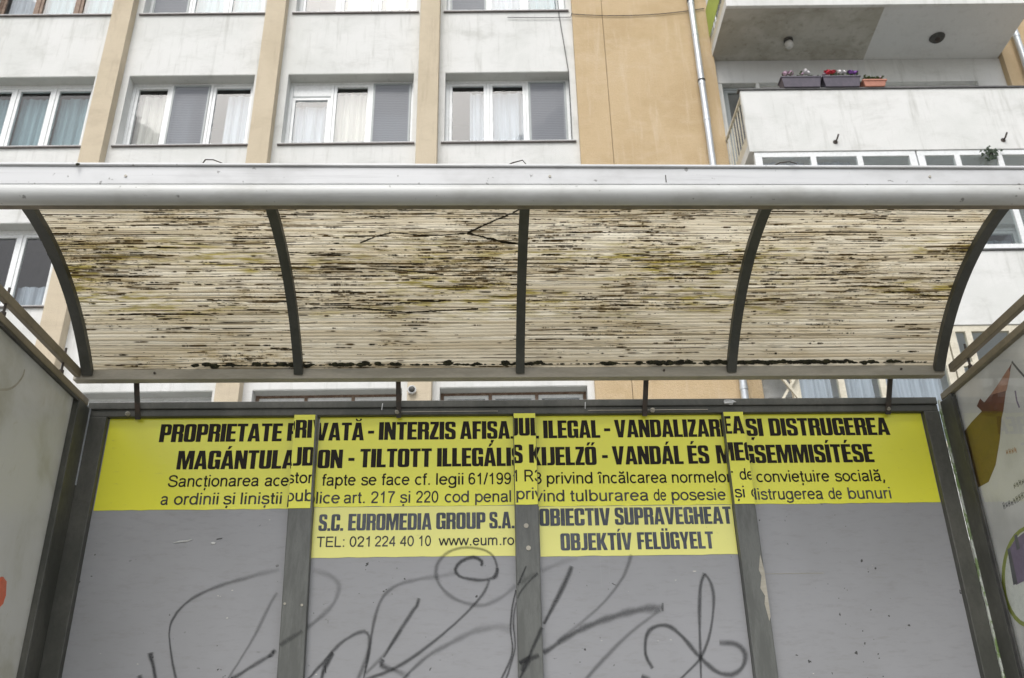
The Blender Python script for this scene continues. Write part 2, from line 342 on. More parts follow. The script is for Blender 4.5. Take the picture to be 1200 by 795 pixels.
# ---- traced measurements, metres in the place itself
WORDS = {'l1': ('B', [('PROPRIETATE', -1.131, -0.707), ('PRIVATĂ', -0.689, -0.421), ('-', -0.407, -0.386), ('INTERZIS', -0.369, -0.099), ('AFIȘAJUL', -0.084, 0.194), ('ILEGAL', 0.21, 0.411), ('-', 0.426, 0.448), ('VANDALIZAREA', 0.463, 0.918), ('ȘI', 0.934, 0.994), ('DISTRUGEREA', 1.017, 1.45)]), 'l2': ('B', [('MAGÁNTULAJDON', -1.057, -0.49), ('-', -0.47, -0.449), ('TILTOTT', -0.43, -0.182), ('ILLEGÁLIS', -0.163, 0.134), ('KIJELZŐ', 0.156, 0.393), ('-', 0.413, 0.433), ('VANDÁL', 0.449, 0.698), ('ÉS', 0.715, 0.79), ('MEGSEMMISÍTÉSE', 0.816, 1.374)]), 'l3': ('R', [('Sancționarea', -1.078, -0.77), ('acestor', -0.75, -0.579), ('fapte', -0.555, -0.44), ('se', -0.422, -0.369), ('face', -0.351, -0.256), ('cf.', -0.238, -0.186), ('legii', -0.165, -0.071), ('61/1991', -0.054, 0.113), ('R3', 0.138, 0.199), ('privind', 0.216, 0.375), ('încălcarea', 0.392, 0.633), ('normelor', 0.651, 0.859), ('de', 0.88, 0.929), ('conviețuire', 0.946, 1.203), ('socială,', 1.222, 1.397)]), 'l4': ('R', [('a', -1.093, -1.068), ('ordinii', -1.049, -0.9), ('și', -0.884, -0.845), ('liniștii', -0.825, -0.687), ('publice', -0.667, -0.49), ('art.', -0.477, -0.406), ('217', -0.385, -0.304), ('și', -0.287, -0.252), ('220', -0.232, -0.156), ('cod', -0.135, -0.052), ('penal', -0.031, 0.092), ('privind', 0.109, 0.275), ('tulburarea', 0.295, 0.564), ('de', 0.582, 0.626), ('posesie', 0.644, 0.832), ('și', 0.855, 0.89), ('distrugerea', 0.912, 1.17), ('de', 1.189, 1.237), ('bunuri', 1.258, 1.408)]), 'l5': ('B', [('S.C.', -0.556, -0.473), ('EUROMEDIA', -0.457, -0.177), ('GROUP', -0.162, 0.004), ('S.A.', 0.017, 0.102)]), 'l6': ('R', [('TEL:', -0.558, -0.466), ('021', -0.449, -0.382), ('224', -0.365, -0.297), ('40', -0.282, -0.235), ('10', -0.218, -0.178), ('www.eum.ro', -0.153, 0.1)]), 'l7': ('B', [('OBIECTIV', 0.187, 0.428), ('SUPRAVEGHEAT', 0.443, 0.843)]), 'l8': ('B', [('OBJEKTÍV', 0.255, 0.496), ('FELÜGYELT', 0.514, 0.772)])}
SPRAY = [([(-0.952, 1.405, 0), (-0.956, 1.42, 0), (-0.962, 1.442, 0), (-0.967, 1.454, 0), (-0.972, 1.468, 0), (-0.978, 1.483, 0), (-0.983, 1.499, 0), (-0.987, 1.513, 0), (-0.992, 1.53, 0), (-0.996, 1.546, 0), (-0.999, 1.56, 0), (-1.002, 1.57, 0)], 0.0094, 0.0063, 0.5, 0.7), ([(-1.002, 1.57, 0), (-1.003, 1.578, 0), (-1.003, 1.59, 0), (-1.003, 1.602, 0), (-1.0, 1.616, 0), (-0.994, 1.628, 0), (-0.987, 1.643, 0), (-0.976, 1.657, 0), (-0.967, 1.667, 0), (-0.955, 1.677, 0), (-0.943, 1.687, 0), (-0.928, 1.696, 0), (-0.916, 1.703, 0), (-0.902, 1.709, 0), (-0.887, 1.715, 0), (-0.872, 1.721, 0), (-0.857, 1.727, 0), (-0.843, 1.732, 0), (-0.827, 1.736, 0), (-0.812, 1.74, 0), (-0.798, 1.744, 0), (-0.784, 1.747, 0), (-0.77, 1.752, 0), (-0.757, 1.755, 0), (-0.745, 1.759, 0), (-0.732, 1.763, 0), (-0.717, 1.766, 0), (-0.7, 1.77, 0), (-0.684, 1.773, 0), (-0.674, 1.776, 0)], 0.0063, 0.0188, 0.7, 0.12), ([(-1.052, 1.52, 0), (-1.051, 1.514, 0), (-1.049, 1.505, 0), (-1.043, 1.493, 0), (-1.036, 1.475, 0), (-1.032, 1.461, 0), (-1.026, 1.443, 0), (-1.021, 1.427, 0), (-1.017, 1.416, 0)], 0.0188, 0.0094, 0.75, 0.6), ([(-1.077, 1.453, 0), (-1.07, 1.435, 0), (-1.063, 1.417, 0)], 0.0157, 0.0157, 0.7, 0.6), ([(-0.672, 1.7, 0), (-0.679, 1.692, 0), (-0.691, 1.669, 0), (-0.695, 1.66, 0), (-0.699, 1.649, 0), (-0.704, 1.637, 0), (-0.709, 1.624, 0), (-0.714, 1.611, 0), (-0.72, 1.597, 0), (-0.725, 1.583, 0), (-0.731, 1.569, 0), (-0.738, 1.556, 0), (-0.743, 1.545, 0), (-0.749, 1.533, 0), (-0.756, 1.521, 0), (-0.763, 1.508, 0), (-0.77, 1.495, 0), (-0.776, 1.483, 0), (-0.783, 1.471, 0), (-0.789, 1.461, 0), (-0.794, 1.451, 0), (-0.799, 1.443, 0), (-0.802, 1.437, 0)], 0.0157, 0.0063, 0.25, 0.35), ([(-0.802, 1.43, 0), (-0.794, 1.435, 0), (-0.783, 1.442, 0), (-0.769, 1.45, 0), (-0.755, 1.459, 0), (-0.742, 1.468, 0), (-0.729, 1.475, 0), (-0.715, 1.484, 0), (-0.699, 1.494, 0), (-0.685, 1.503, 0), (-0.673, 1.51, 0), (-0.665, 1.514, 0), (-0.671, 1.51, 0), (-0.68, 1.505, 0), (-0.673, 1.512, 0), (-0.662, 1.523, 0), (-0.643, 1.532, 1), (-0.63, 1.542, 1), (-0.617, 1.551, 1), (-0.605, 1.558, 1), (-0.591, 1.566, 1), (-0.577, 1.575, 1), (-0.571, 1.588, 0), (-0.558, 1.597, 0), (-0.545, 1.607, 0), (-0.533, 1.617, 0), (-0.523, 1.626, 0), (-0.512, 1.637, 0), (-0.502, 1.648, 0), (-0.494, 1.658, 0), (-0.487, 1.667, 0), (-0.479, 1.686, 0), (-0.475, 1.702, 0), (-0.474, 1.717, 0), (-0.479, 1.73, 0), (-0.492, 1.744, 0), (-0.511, 1.756, 0), (-0.528, 1.762, 0), (-0.548, 1.767, 0), (-0.562, 1.771, 0)], 0.0126, 0.0188, 0.6, 0.12), ([(-0.564, 1.421, 0), (-0.558, 1.427, 0), (-0.551, 1.436, 0), (-0.541, 1.446, 0), (-0.532, 1.458, 0), (-0.522, 1.469, 0), (-0.512, 1.479, 0), (-0.504, 1.49, 0), (-0.495, 1.5, 0), (-0.486, 1.511, 0), (-0.477, 1.521, 0), (-0.468, 1.531, 0), (-0.46, 1.539, 0), (-0.445, 1.551, 0), (-0.43, 1.559, 0), (-0.418, 1.566, 0), (-0.4, 1.573, 0), (-0.386, 1.576, 0), (-0.376, 1.571, 0), (-0.37, 1.562, 0), (-0.368, 1.548, 0), (-0.368, 1.531, 0), (-0.369, 1.516, 0), (-0.373, 1.495, 0), (-0.377, 1.484, 0), (-0.382, 1.47, 0), (-0.388, 1.455, 0), (-0.394, 1.44, 0), (-0.399, 1.427, 0), (-0.403, 1.419, 0)], 0.0094, 0.0157, 0.65, 0.35), ([(-0.514, 1.414, 0), (-0.512, 1.427, 0), (-0.509, 1.444, 0), (-0.505, 1.461, 0), (-0.499, 1.477, 0), (-0.492, 1.492, 0), (-0.486, 1.503, 0), (-0.482, 1.51, 0), (-0.48, 1.512, 0)], 0.0094, 0.022, 0.7, 0.75), ([(-0.503, 1.473, 0), (-0.5, 1.461, 0), (-0.498, 1.45, 0)], 0.0047, 0.0031, 0.8, 0.8), ([(-0.384, 1.413, 0), (-0.381, 1.425, 0), (-0.377, 1.448, 0), (-0.375, 1.459, 0), (-0.373, 1.471, 0), (-0.371, 1.486, 0), (-0.369, 1.501, 0), (-0.367, 1.516, 0), (-0.365, 1.531, 0), (-0.363, 1.545, 0), (-0.362, 1.56, 0), (-0.36, 1.575, 0), (-0.358, 1.59, 0), (-0.356, 1.604, 0), (-0.353, 1.618, 0), (-0.351, 1.63, 0), (-0.346, 1.647, 0), (-0.341, 1.662, 0), (-0.335, 1.674, 0), (-0.328, 1.686, 0), (-0.319, 1.697, 0), (-0.309, 1.706, 0), (-0.297, 1.714, 0), (-0.284, 1.721, 0), (-0.271, 1.725, 0), (-0.257, 1.73, 0), (-0.243, 1.733, 0), (-0.228, 1.736, 0), (-0.213, 1.739, 0), (-0.198, 1.741, 0), (-0.184, 1.743, 0), (-0.169, 1.745, 0), (-0.155, 1.746, 0), (-0.141, 1.748, 0), (-0.124, 1.751, 0), (-0.108, 1.755, 0), (-0.093, 1.758, 0), (-0.083, 1.76, 0)], 0.0078, 0.0188, 0.65, 0.1), ([(-0.213, 1.677, 0), (-0.216, 1.666, 0), (-0.22, 1.653, 0), (-0.222, 1.65, 0), (-0.23, 1.641, 0), (-0.236, 1.632, 0), (-0.243, 1.62, 0), (-0.252, 1.607, 0), (-0.261, 1.593, 0), (-0.27, 1.58, 0), (-0.278, 1.567, 0), (-0.286, 1.554, 0), (-0.294, 1.54, 0), (-0.302, 1.526, 0), (-0.309, 1.513, 0), (-0.315, 1.502, 0), (-0.32, 1.495, 0)], 0.0157, 0.0094, 0.6, 0.45), ([(-0.321, 1.489, 0), (-0.326, 1.48, 0), (-0.326, 1.471, 0), (-0.317, 1.467, 0), (-0.302, 1.463, 0), (-0.287, 1.458, 0), (-0.274, 1.452, 0), (-0.259, 1.445, 0), (-0.245, 1.439, 0), (-0.236, 1.434, 0)], 0.0157, 0.0188, 0.7, 0.15), ([(-0.374, 1.448, 0), (-0.368, 1.454, 0), (-0.36, 1.461, 0), (-0.35, 1.471, 0), (-0.34, 1.481, 0), (-0.329, 1.493, 0), (-0.32, 1.504, 0), (-0.312, 1.514, 0), (-0.303, 1.526, 0), (-0.294, 1.538, 0), (-0.285, 1.551, 0), (-0.278, 1.562, 0), (-0.271, 1.572, 0), (-0.266, 1.579, 0)], 0.0126, 0.0126, 0.3, 0.3), ([(0.029, 1.739, 0), (0.036, 1.749, 0), (0.042, 1.765, 0), (0.041, 1.78, 0), (0.036, 1.797, 0), (0.029, 1.811, 0), (0.019, 1.821, 0), (0.006, 1.829, 0), (-0.01, 1.835, 0), (-0.025, 1.838, 0), (-0.043, 1.84, 0), (-0.06, 1.841, 0), (-0.077, 1.84, 0), (-0.091, 1.837, 0), (-0.105, 1.833, 0), (-0.118, 1.827, 0), (-0.129, 1.82, 0), (-0.142, 1.808, 0), (-0.152, 1.795, 0), (-0.158, 1.781, 0), (-0.16, 1.766, 0), (-0.159, 1.75, 0), (-0.154, 1.735, 0), (-0.149, 1.723, 0), (-0.141, 1.711, 0), (-0.132, 1.7, 0), (-0.121, 1.69, 0), (-0.108, 1.681, 0), (-0.094, 1.673, 0), (-0.078, 1.666, 0), (-0.063, 1.66, 0), (-0.047, 1.656, 0), (-0.03, 1.653, 0), (-0.014, 1.652, 0), (0.002, 1.653, 0), (0.017, 1.658, 0), (0.033, 1.665, 0), (0.047, 1.673, 0), (0.061, 1.681, 0), (0.075, 1.691, 0), (0.088, 1.701, 0), (0.103, 1.713, 0), (0.115, 1.715, 1), (0.128, 1.723, 1), (0.143, 1.731, 1), (0.158, 1.74, 1), (0.174, 1.748, 1), (0.189, 1.76, 0), (0.204, 1.767, 0), (0.22, 1.773, 0), (0.235, 1.78, 0), (0.249, 1.785, 0), (0.261, 1.79, 0), (0.282, 1.795, 0), (0.298, 1.797, 0), (0.309, 1.799, 0)], 0.011, 0.0188, 0.5, 0.1), ([(-0.011, 1.779, 0), (-0.008, 1.786, 0), (-0.009, 1.795, 0), (-0.02, 1.804, 0), (-0.037, 1.809, 0), (-0.057, 1.805, 0), (-0.076, 1.796, 0), (-0.089, 1.784, 0), (-0.096, 1.77, 0), (-0.094, 1.758, 0), (-0.083, 1.747, 0), (-0.068, 1.741, 0), (-0.049, 1.737, 0), (-0.03, 1.734, 0), (-0.014, 1.733, 0), (0.002, 1.734, 0), (0.015, 1.736, 0), (0.03, 1.74, 0), (0.038, 1.746, 0), (0.042, 1.759, 0), (0.042, 1.772, 0)], 0.011, 0.0126, 0.75, 0.5), ([(0.015, 1.733, 0), (0.012, 1.724, 0), (0.007, 1.71, 0), (-0.001, 1.695, 0), (-0.008, 1.685, 0), (-0.017, 1.674, 0), (-0.027, 1.662, 0), (-0.038, 1.651, 0), (-0.05, 1.638, 0), (-0.059, 1.629, 0), (-0.069, 1.62, 0), (-0.08, 1.61, 0), (-0.091, 1.6, 0), (-0.102, 1.59, 0), (-0.114, 1.581, 0), (-0.126, 1.571, 0), (-0.136, 1.562, 0), (-0.147, 1.554, 0), (-0.158, 1.545, 0), (-0.17, 1.536, 0), (-0.181, 1.528, 0), (-0.192, 1.52, 0), (-0.203, 1.512, 0), (-0.213, 1.505, 0), (-0.226, 1.496, 0), (-0.238, 1.488, 0), (-0.25, 1.481, 0), (-0.262, 1.474, 0), (-0.274, 1.468, 0), (-0.287, 1.461, 0), (-0.299, 1.456, 0), (-0.313, 1.45, 0), (-0.327, 1.445, 0), (-0.341, 1.441, 0), (-0.354, 1.436, 0), (-0.365, 1.433, 0), (-0.373, 1.43, 0)], 0.0094, 0.0126, 0.5, 0.6), ([(-0.261, 1.425, 0), (-0.254, 1.432, 0), (-0.245, 1.44, 0), (-0.235, 1.451, 0), (-0.223, 1.462, 0), (-0.211, 1.473, 0), (-0.199, 1.484, 0), (-0.188, 1.493, 0), (-0.175, 1.501, 0), (-0.163, 1.509, 0), (-0.15, 1.515, 0), (-0.138, 1.522, 0), (-0.125, 1.528, 0), (-0.113, 1.534, 0), (-0.1, 1.54, 0), (-0.087, 1.547, 0), (-0.075, 1.553, 0), (-0.062, 1.56, 0), (-0.049, 1.565, 0), (-0.037, 1.57, 0), (-0.021, 1.574, 0), (-0.005, 1.578, 0), (0.011, 1.581, 0), (0.026, 1.583, 0), (0.04, 1.584, 0), (0.061, 1.581, 0), (0.079, 1.575, 0), (0.091, 1.571, 0)], 0.0094, 0.0282, 0.45, 0.12), ([(0.137, 1.771, 1), (0.133, 1.763, 1), (0.128, 1.752, 1), (0.122, 1.739, 1), (0.115, 1.724, 1), (0.108, 1.709, 1), (0.103, 1.699, 0), (0.099, 1.685, 0), (0.095, 1.671, 0), (0.092, 1.657, 0), (0.089, 1.643, 0), (0.087, 1.628, 0), (0.086, 1.614, 0), (0.084, 1.6, 0), (0.083, 1.587, 0), (0.083, 1.571, 0), (0.084, 1.557, 0), (0.086, 1.542, 0), (0.088, 1.528, 0), (0.088, 1.513, 0), (0.086, 1.499, 0), (0.082, 1.486, 0), (0.076, 1.472, 0), (0.069, 1.458, 0), (0.062, 1.445, 0), (0.055, 1.432, 0), (0.049, 1.422, 0), (0.045, 1.415, 0)], 0.0063, 0.0078, 0.7, 0.6), ([(0.174, 1.748, 1), (0.166, 1.74, 1), (0.156, 1.731, 1), (0.144, 1.719, 1), (0.131, 1.706, 1), (0.12, 1.693, 1), (0.112, 1.68, 1), (0.106, 1.667, 1), (0.102, 1.659, 0), (0.099, 1.646, 0), (0.096, 1.632, 0), (0.094, 1.618, 0), (0.093, 1.604, 0), (0.092, 1.59, 0), (0.093, 1.576, 0), (0.095, 1.562, 0), (0.096, 1.547, 0), (0.097, 1.532, 0), (0.096, 1.516, 0), (0.093, 1.503, 0), (0.089, 1.489, 0), (0.084, 1.474, 0), (0.079, 1.46, 0), (0.074, 1.445, 0), (0.069, 1.433, 0), (0.065, 1.422, 0), (0.062, 1.414, 0)], 0.0063, 0.0063, 0.5, 0.6), ([(0.289, 1.775, 0), (0.285, 1.765, 0), (0.278, 1.749, 0), (0.268, 1.729, 0), (0.262, 1.718, 0), (0.256, 1.706, 0), (0.249, 1.693, 0), (0.241, 1.679, 0), (0.233, 1.665, 0), (0.225, 1.652, 0), (0.218, 1.638, 0), (0.211, 1.626, 0), (0.204, 1.614, 0), (0.198, 1.603, 0), (0.191, 1.591, 0), (0.183, 1.575, 1), (0.175, 1.561, 1), (0.168, 1.546, 1), (0.162, 1.535, 1), (0.156, 1.523, 1), (0.149, 1.509, 1), (0.143, 1.494, 1), (0.136, 1.48, 1), (0.129, 1.466, 1), (0.123, 1.452, 1), (0.117, 1.439, 1), (0.111, 1.428, 1), (0.107, 1.418, 1), (0.104, 1.414, 0)], 0.0188, 0.0078, 0.6, 0.7), ([(0.11, 1.466, 1), (0.126, 1.476, 1), (0.139, 1.482, 1), (0.134, 1.472, 1), (0.124, 1.456, 1), (0.116, 1.444, 1)], 0.0188, 0.0157, 0.8, 0.7), ([(0.107, 1.47, 1), (0.115, 1.473, 1), (0.127, 1.476, 1), (0.14, 1.481, 1), (0.155, 1.486, 1), (0.17, 1.492, 1), (0.186, 1.502, 0), (0.198, 1.509, 0), (0.211, 1.516, 0), (0.224, 1.525, 0), (0.237, 1.533, 0), (0.251, 1.542, 0), (0.265, 1.55, 0), (0.279, 1.557, 0), (0.291, 1.564, 0), (0.304, 1.569, 0), (0.317, 1.575, 0), (0.329, 1.581, 0), (0.342, 1.586, 0), (0.356, 1.591, 0), (0.369, 1.596, 0), (0.382, 1.6, 0), (0.396, 1.605, 0), (0.411, 1.609, 0), (0.425, 1.613, 0), (0.44, 1.617, 0), (0.455, 1.621, 0), (0.469, 1.625, 0), (0.483, 1.628, 0), (0.496, 1.63, 0), (0.515, 1.633, 0), (0.535, 1.635, 0), (0.553, 1.637, 0), (0.567, 1.637, 0), (0.578, 1.638, 0)], 0.0141, 0.0282, 0.6, 0.4), ([(0.581, 1.652, 0), (0.58, 1.638, 0), (0.579, 1.625, 0)], 0.0094, 0.0094, 0.6, 0.5), ([(0.49, 1.811, 0), (0.486, 1.801, 0), (0.481, 1.786, 0), (0.474, 1.77, 0), (0.466, 1.753, 0), (0.457, 1.736, 0), (0.448, 1.725, 0), (0.439, 1.713, 0), (0.43, 1.701, 0), (0.419, 1.689, 0), (0.408, 1.677, 0), (0.397, 1.665, 0), (0.386, 1.654, 0), (0.375, 1.645, 0), (0.365, 1.635, 0), (0.353, 1.626, 0), (0.342, 1.617, 0), (0.33, 1.608, 0), (0.319, 1.599, 0), (0.309, 1.591, 0), (0.299, 1.584, 0), (0.283, 1.572, 0), (0.267, 1.561, 0), (0.253, 1.551, 0), (0.241, 1.542, 0), (0.232, 1.536, 0)], 0.0126, 0.0126, 0.35, 0.2), ([(0.57, 1.629, 0), (0.562, 1.624, 0), (0.553, 1.618, 0), (0.541, 1.61, 0), (0.528, 1.601, 0), (0.514, 1.592, 0), (0.5, 1.583, 0), (0.487, 1.573, 0), (0.474, 1.564, 0), (0.462, 1.555, 0), (0.45, 1.545, 0), (0.439, 1.536, 0), (0.427, 1.526, 0), (0.416, 1.516, 0), (0.405, 1.506, 0), (0.395, 1.496, 0), (0.385, 1.487, 0), (0.375, 1.478, 0), (0.364, 1.467, 0), (0.352, 1.456, 0), (0.341, 1.445, 0), (0.331, 1.434, 0), (0.322, 1.425, 0), (0.314, 1.417, 0), (0.308, 1.411, 0)], 0.0157, 0.0126, 0.25, 0.4), ([(0.729, 1.747, 0), (0.724, 1.736, 0), (0.716, 1.72, 0), (0.709, 1.696, 0), (0.707, 1.684, 0), (0.705, 1.67, 0), (0.703, 1.655, 0), (0.701, 1.639, 0), (0.699, 1.623, 0), (0.698, 1.607, 0), (0.696, 1.592, 0), (0.695, 1.578, 0), (0.693, 1.562, 0), (0.692, 1.547, 0), (0.691, 1.533, 0), (0.69, 1.519, 0), (0.689, 1.505, 0), (0.688, 1.491, 0), (0.687, 1.475, 0), (0.686, 1.459, 0), (0.684, 1.442, 0), (0.683, 1.427, 0), (0.682, 1.414, 0), (0.681, 1.405, 0)], 0.0157, 0.0078, 0.55, 0.6), ([(0.729, 1.744, 0), (0.738, 1.733, 0), (0.747, 1.714, 0), (0.749, 1.701, 0), (0.751, 1.686, 0), (0.751, 1.669, 0), (0.749, 1.65, 0), (0.747, 1.637, 0), (0.744, 1.623, 0), (0.741, 1.608, 0), (0.737, 1.593, 0), (0.733, 1.578, 0), (0.729, 1.564, 0), (0.724, 1.551, 0), (0.718, 1.535, 0), (0.711, 1.52, 0), (0.704, 1.506, 0), (0.697, 1.494, 0), (0.689, 1.482, 0), (0.678, 1.469, 0), (0.667, 1.459, 0), (0.655, 1.449, 0), (0.644, 1.44, 0), (0.629, 1.427, 0), (0.614, 1.415, 0), (0.604, 1.406, 0)], 0.0126, 0.0078, 0.5, 0.6), ([(0.531, 1.45, 0), (0.526, 1.46, 0), (0.517, 1.476, 0), (0.512, 1.493, 0), (0.512, 1.508, 0), (0.514, 1.525, 0), (0.517, 1.541, 0), (0.522, 1.554, 0), (0.531, 1.567, 0), (0.543, 1.575, 0), (0.556, 1.58, 0), (0.571, 1.582, 0), (0.587, 1.581, 0), (0.602, 1.575, 0), (0.613, 1.568, 0), (0.623, 1.558, 0), (0.634, 1.547, 0), (0.644, 1.535, 0), (0.653, 1.524, 0), (0.662, 1.512, 0), (0.671, 1.5, 0), (0.68, 1.488, 0), (0.689, 1.478, 0), (0.7, 1.466, 0), (0.712, 1.455, 0), (0.723, 1.446, 0), (0.734, 1.438, 0), (0.749, 1.431, 0), (0.764, 1.428, 0), (0.778, 1.427, 0), (0.793, 1.432, 0), (0.807, 1.44, 0), (0.818, 1.45, 0), (0.826, 1.462, 0), (0.831, 1.476, 0), (0.832, 1.489, 0), (0.828, 1.5, 0), (0.82, 1.511, 0), (0.808, 1.519, 0), (0.795, 1.523, 0), (0.779, 1.524, 0), (0.764, 1.524, 0), (0.753, 1.525, 0)], 0.0126, 0.0188, 0.65, 0.5), ([(0.493, 1.425, 0), (0.506, 1.42, 0), (0.52, 1.416, 0)], 0.0188, 0.0188, 0.7, 0.6)]
POSTER = {'red': [(2.605, 2.285), (2.664, 2.265), (2.726, 2.25), (2.81, 2.234), (2.828, 2.256), (2.859, 2.241), (2.837, 2.214), (2.718, 2.167), (2.678, 2.215), (2.636, 2.255)], 'ochre': [(2.837, 2.214), (2.915, 2.205), (2.998, 2.189), (3.098, 2.162), (3.093, 2.014), (2.989, 1.994), (2.902, 1.991), (2.837, 2.028), (2.777, 2.093), (2.737, 2.151), (2.718, 2.167)], 'pinktop': [(2.631, 2.277), (2.726, 2.25), (2.765, 2.242), (2.671, 2.218), (2.629, 2.258)], 'edge': [(2.604, 2.288), (2.582, 2.249), (2.512, 2.14)], 'stroke': [(2.627, 2.199), (2.633, 2.167), (2.629, 2.143)], 'A': [(2.841, 2.207), (2.845, 2.151), (2.758, 2.13), (2.75, 2.18)], 'lines': [[(2.854, 1.883), (2.713, 1.884)], [(2.768, 1.927), (2.668, 1.923)], [(2.763, 2.034), (2.705, 2.023)]], 'ell': [(2.667, 1.635), (2.682, 1.61), (2.702, 1.586), (2.727, 1.566), (2.754, 1.548), (2.784, 1.535), (2.815, 1.527), (2.846, 1.523), (2.877, 1.525), (2.906, 1.532), (2.931, 1.545), (2.952, 1.563), (2.967, 1.585), (2.977, 1.61), (2.979, 1.638), (2.975, 1.668), (2.964, 1.697), (2.946, 1.725), (2.923, 1.75), (2.896, 1.772), (2.865, 1.789), (2.833, 1.801), (2.8, 1.807), (2.768, 1.808), (2.738, 1.803), (2.712, 1.793), (2.689, 1.779), (2.672, 1.76), (2.659, 1.738), (2.653, 1.714), (2.652, 1.688), (2.657, 1.661)], 'ell2': [(2.683, 1.638), (2.697, 1.615), (2.716, 1.593), (2.737, 1.574), (2.762, 1.558), (2.789, 1.546), (2.816, 1.538), (2.844, 1.535), (2.871, 1.537), (2.896, 1.543), (2.918, 1.555), (2.936, 1.571), (2.949, 1.591), (2.957, 1.614), (2.959, 1.639), (2.954, 1.666), (2.944, 1.693), (2.928, 1.718), (2.908, 1.741), (2.883, 1.761), (2.856, 1.777), (2.827, 1.788), (2.798, 1.795), (2.77, 1.796), (2.744, 1.792), (2.721, 1.783), (2.701, 1.77), (2.686, 1.753), (2.675, 1.733), (2.669, 1.711), (2.669, 1.687), (2.674, 1.663)], 'pic': [(2.887, 1.763), (2.834, 1.785), (2.774, 1.792), (2.632, 1.76), (2.678, 1.667), (2.893, 1.656)], 'bar': [(2.891, 1.767), (2.874, 1.768), (2.881, 1.659), (2.907, 1.659)], 'bar2': [(2.834, 1.796), (2.817, 1.797), (2.819, 1.753), (2.84, 1.752)]}
SMEAR = [(2.478, 2.164), (2.506, 2.171), (2.532, 2.182), (2.554, 2.192), (2.575, 2.206), (2.59, 2.22), (2.601, 2.233), (2.614, 2.253), (2.62, 2.267), (2.621, 2.287)]
LSPOT = [(2.719, 1.637), (2.926, 1.568), (2.504, 2.196)]
TRAIL = [[(0.13, 0.065), (0.09, 0.1076), (0.037, 0.1444), (-0.011, 0.1802), (-0.051, 0.211)], [(-0.051, 0.211), (-0.124, 0.2196), (-0.205, 0.2195), (-0.285, 0.2063), (-0.34, 0.2279), (-0.391, 0.2578)], [(-0.051, 0.211), (-0.003, 0.2285), (0.065, 0.2544), (0.126, 0.2673)], [(-0.624, 0.3034), (-0.538, 0.3119), (-0.428, 0.3122)], [(-0.531, 0.3771), (-0.379, 0.3816), (-0.269, 0.39), (-0.13, 0.4104)], [(-0.62, 0.5598), (-0.449, 0.5606), (-0.249, 0.5804), (-0.018, 0.5663)], [(-0.362, 0.5458), (-0.276, 0.5385), (-0.133, 0.5315)]]
MOSSX = [-0.961, -0.897, -0.765, -0.683, -0.625, -0.501, -0.463, -0.434, -0.316, -0.138, -0.056, 0.108, 0.179, 0.445, 0.57, 0.612, 0.654, 0.681, 0.811, 0.862, 0.943, 0.967, 1.012, 1.073, 1.118, 1.179, 1.33, 1.452]
# ---------------------------------------------------------------- setting
def struct(o): o['kind'] = 'structure'; return o
struct(MB().quad((-300, -300, 0), (300, -300, 0), (300, 300, 0), (-300, 300, 0)).build('ground', M['paving'], fixn=False))
struct(MB().quad((-300, -9, .004), (300, -9, .004), (300, -1.6, .004), (-300, -1.6, .004)).build('road', M['asphalt'], fixn=False))
struct(MB().box(-60, 60, -1.6, -1.45, 0, .13).build('kerb', M['kerb']))
struct(MB().box(-60, 60, -1.45, 6.5, 0, .125).build('pavement', M['paving']))

# ---------------------------------------------------------------- apartment building
A = math.radians(-1.2)
RZ = Matrix.Rotation(A, 4, 'Z')
BL = Matrix.Rotation(A, 4, 'Z') @ Vector((0, 11.9, 0))
bld = empty('apartment_building', BL, A)
tag(bld, 'grey white apartment block with ochre pilasters, seen above and behind the shelter roof', 'building')
def bw(x, y, z): return (RZ @ Vector((x, 11.9 + y, z)))
ZT = 17.5
SILLS = [1.94, 4.74, 7.54, 10.40, 13.19]   # window sill heights per storey
WH = 1.45
BAYS = [(-8.70, -6.62), (-6.06, -4.0), (-3.45, -1.38), (-.86, 1.19)]
PIL = [(-11.75, -11.42), (-9.13, -8.80), (-6.50, -6.17), (-3.91, -3.58), (-1.29, -.96)]
BAYW = [(-11.42, -9.13), (-8.80, -6.50), (-6.17, -3.91), (-3.58, -1.29), (-.96, 1.29)]
BAYS = [(-11.30, -9.25)] + BAYS
# white spandrel bands and side strips, one wall part per bay
for (b0, b1), (w0, w1) in zip(BAYW, BAYS):
    z = 0
    for s in SILLS + [ZT]:
        box('wall_panel', M['white'], bld, b0, b1, 0, .30, z, s); z = s + WH
    for s in SILLS:
        box('wall_strip', M['white'], bld, b0, w0, .0, .30, s, s + WH); box('wall_strip', M['white'], bld, w1, b1, .0, .30, s, s + WH)
        box('lintel_soffit', M['reveal'], bld, w0 + .002, w1 - .002, .006, .205, s + WH - .012, s + WH - .001)
for p0, p1 in PIL:
    box('pilaster', M['ochre_pil'], bld, p0, p1, -.18, .28, 0, ZT, .008)
# wide ochre wall, with the expansion joint as a real groove
box('ochre_wall', M['ochre'], bld, 1.29, 1.795, -.10, .3, 0, ZT)
box('ochre_wall', M['ochre'], bld, 1.803, 3.60, -.10, .3, 0, ZT)
box('ochre_wall', M['ochre'], bld, 8.42, 12.5, -.10, .3, 0, ZT)
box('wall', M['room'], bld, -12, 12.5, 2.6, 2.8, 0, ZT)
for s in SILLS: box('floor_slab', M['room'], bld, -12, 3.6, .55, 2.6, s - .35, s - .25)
for x in (-8.96, -6.33, -3.75, -1.12, 1.5, 3.5): box('inner_wall', M['room'], bld, x - .05, x + .05, .3, 2.6, 0, ZT)

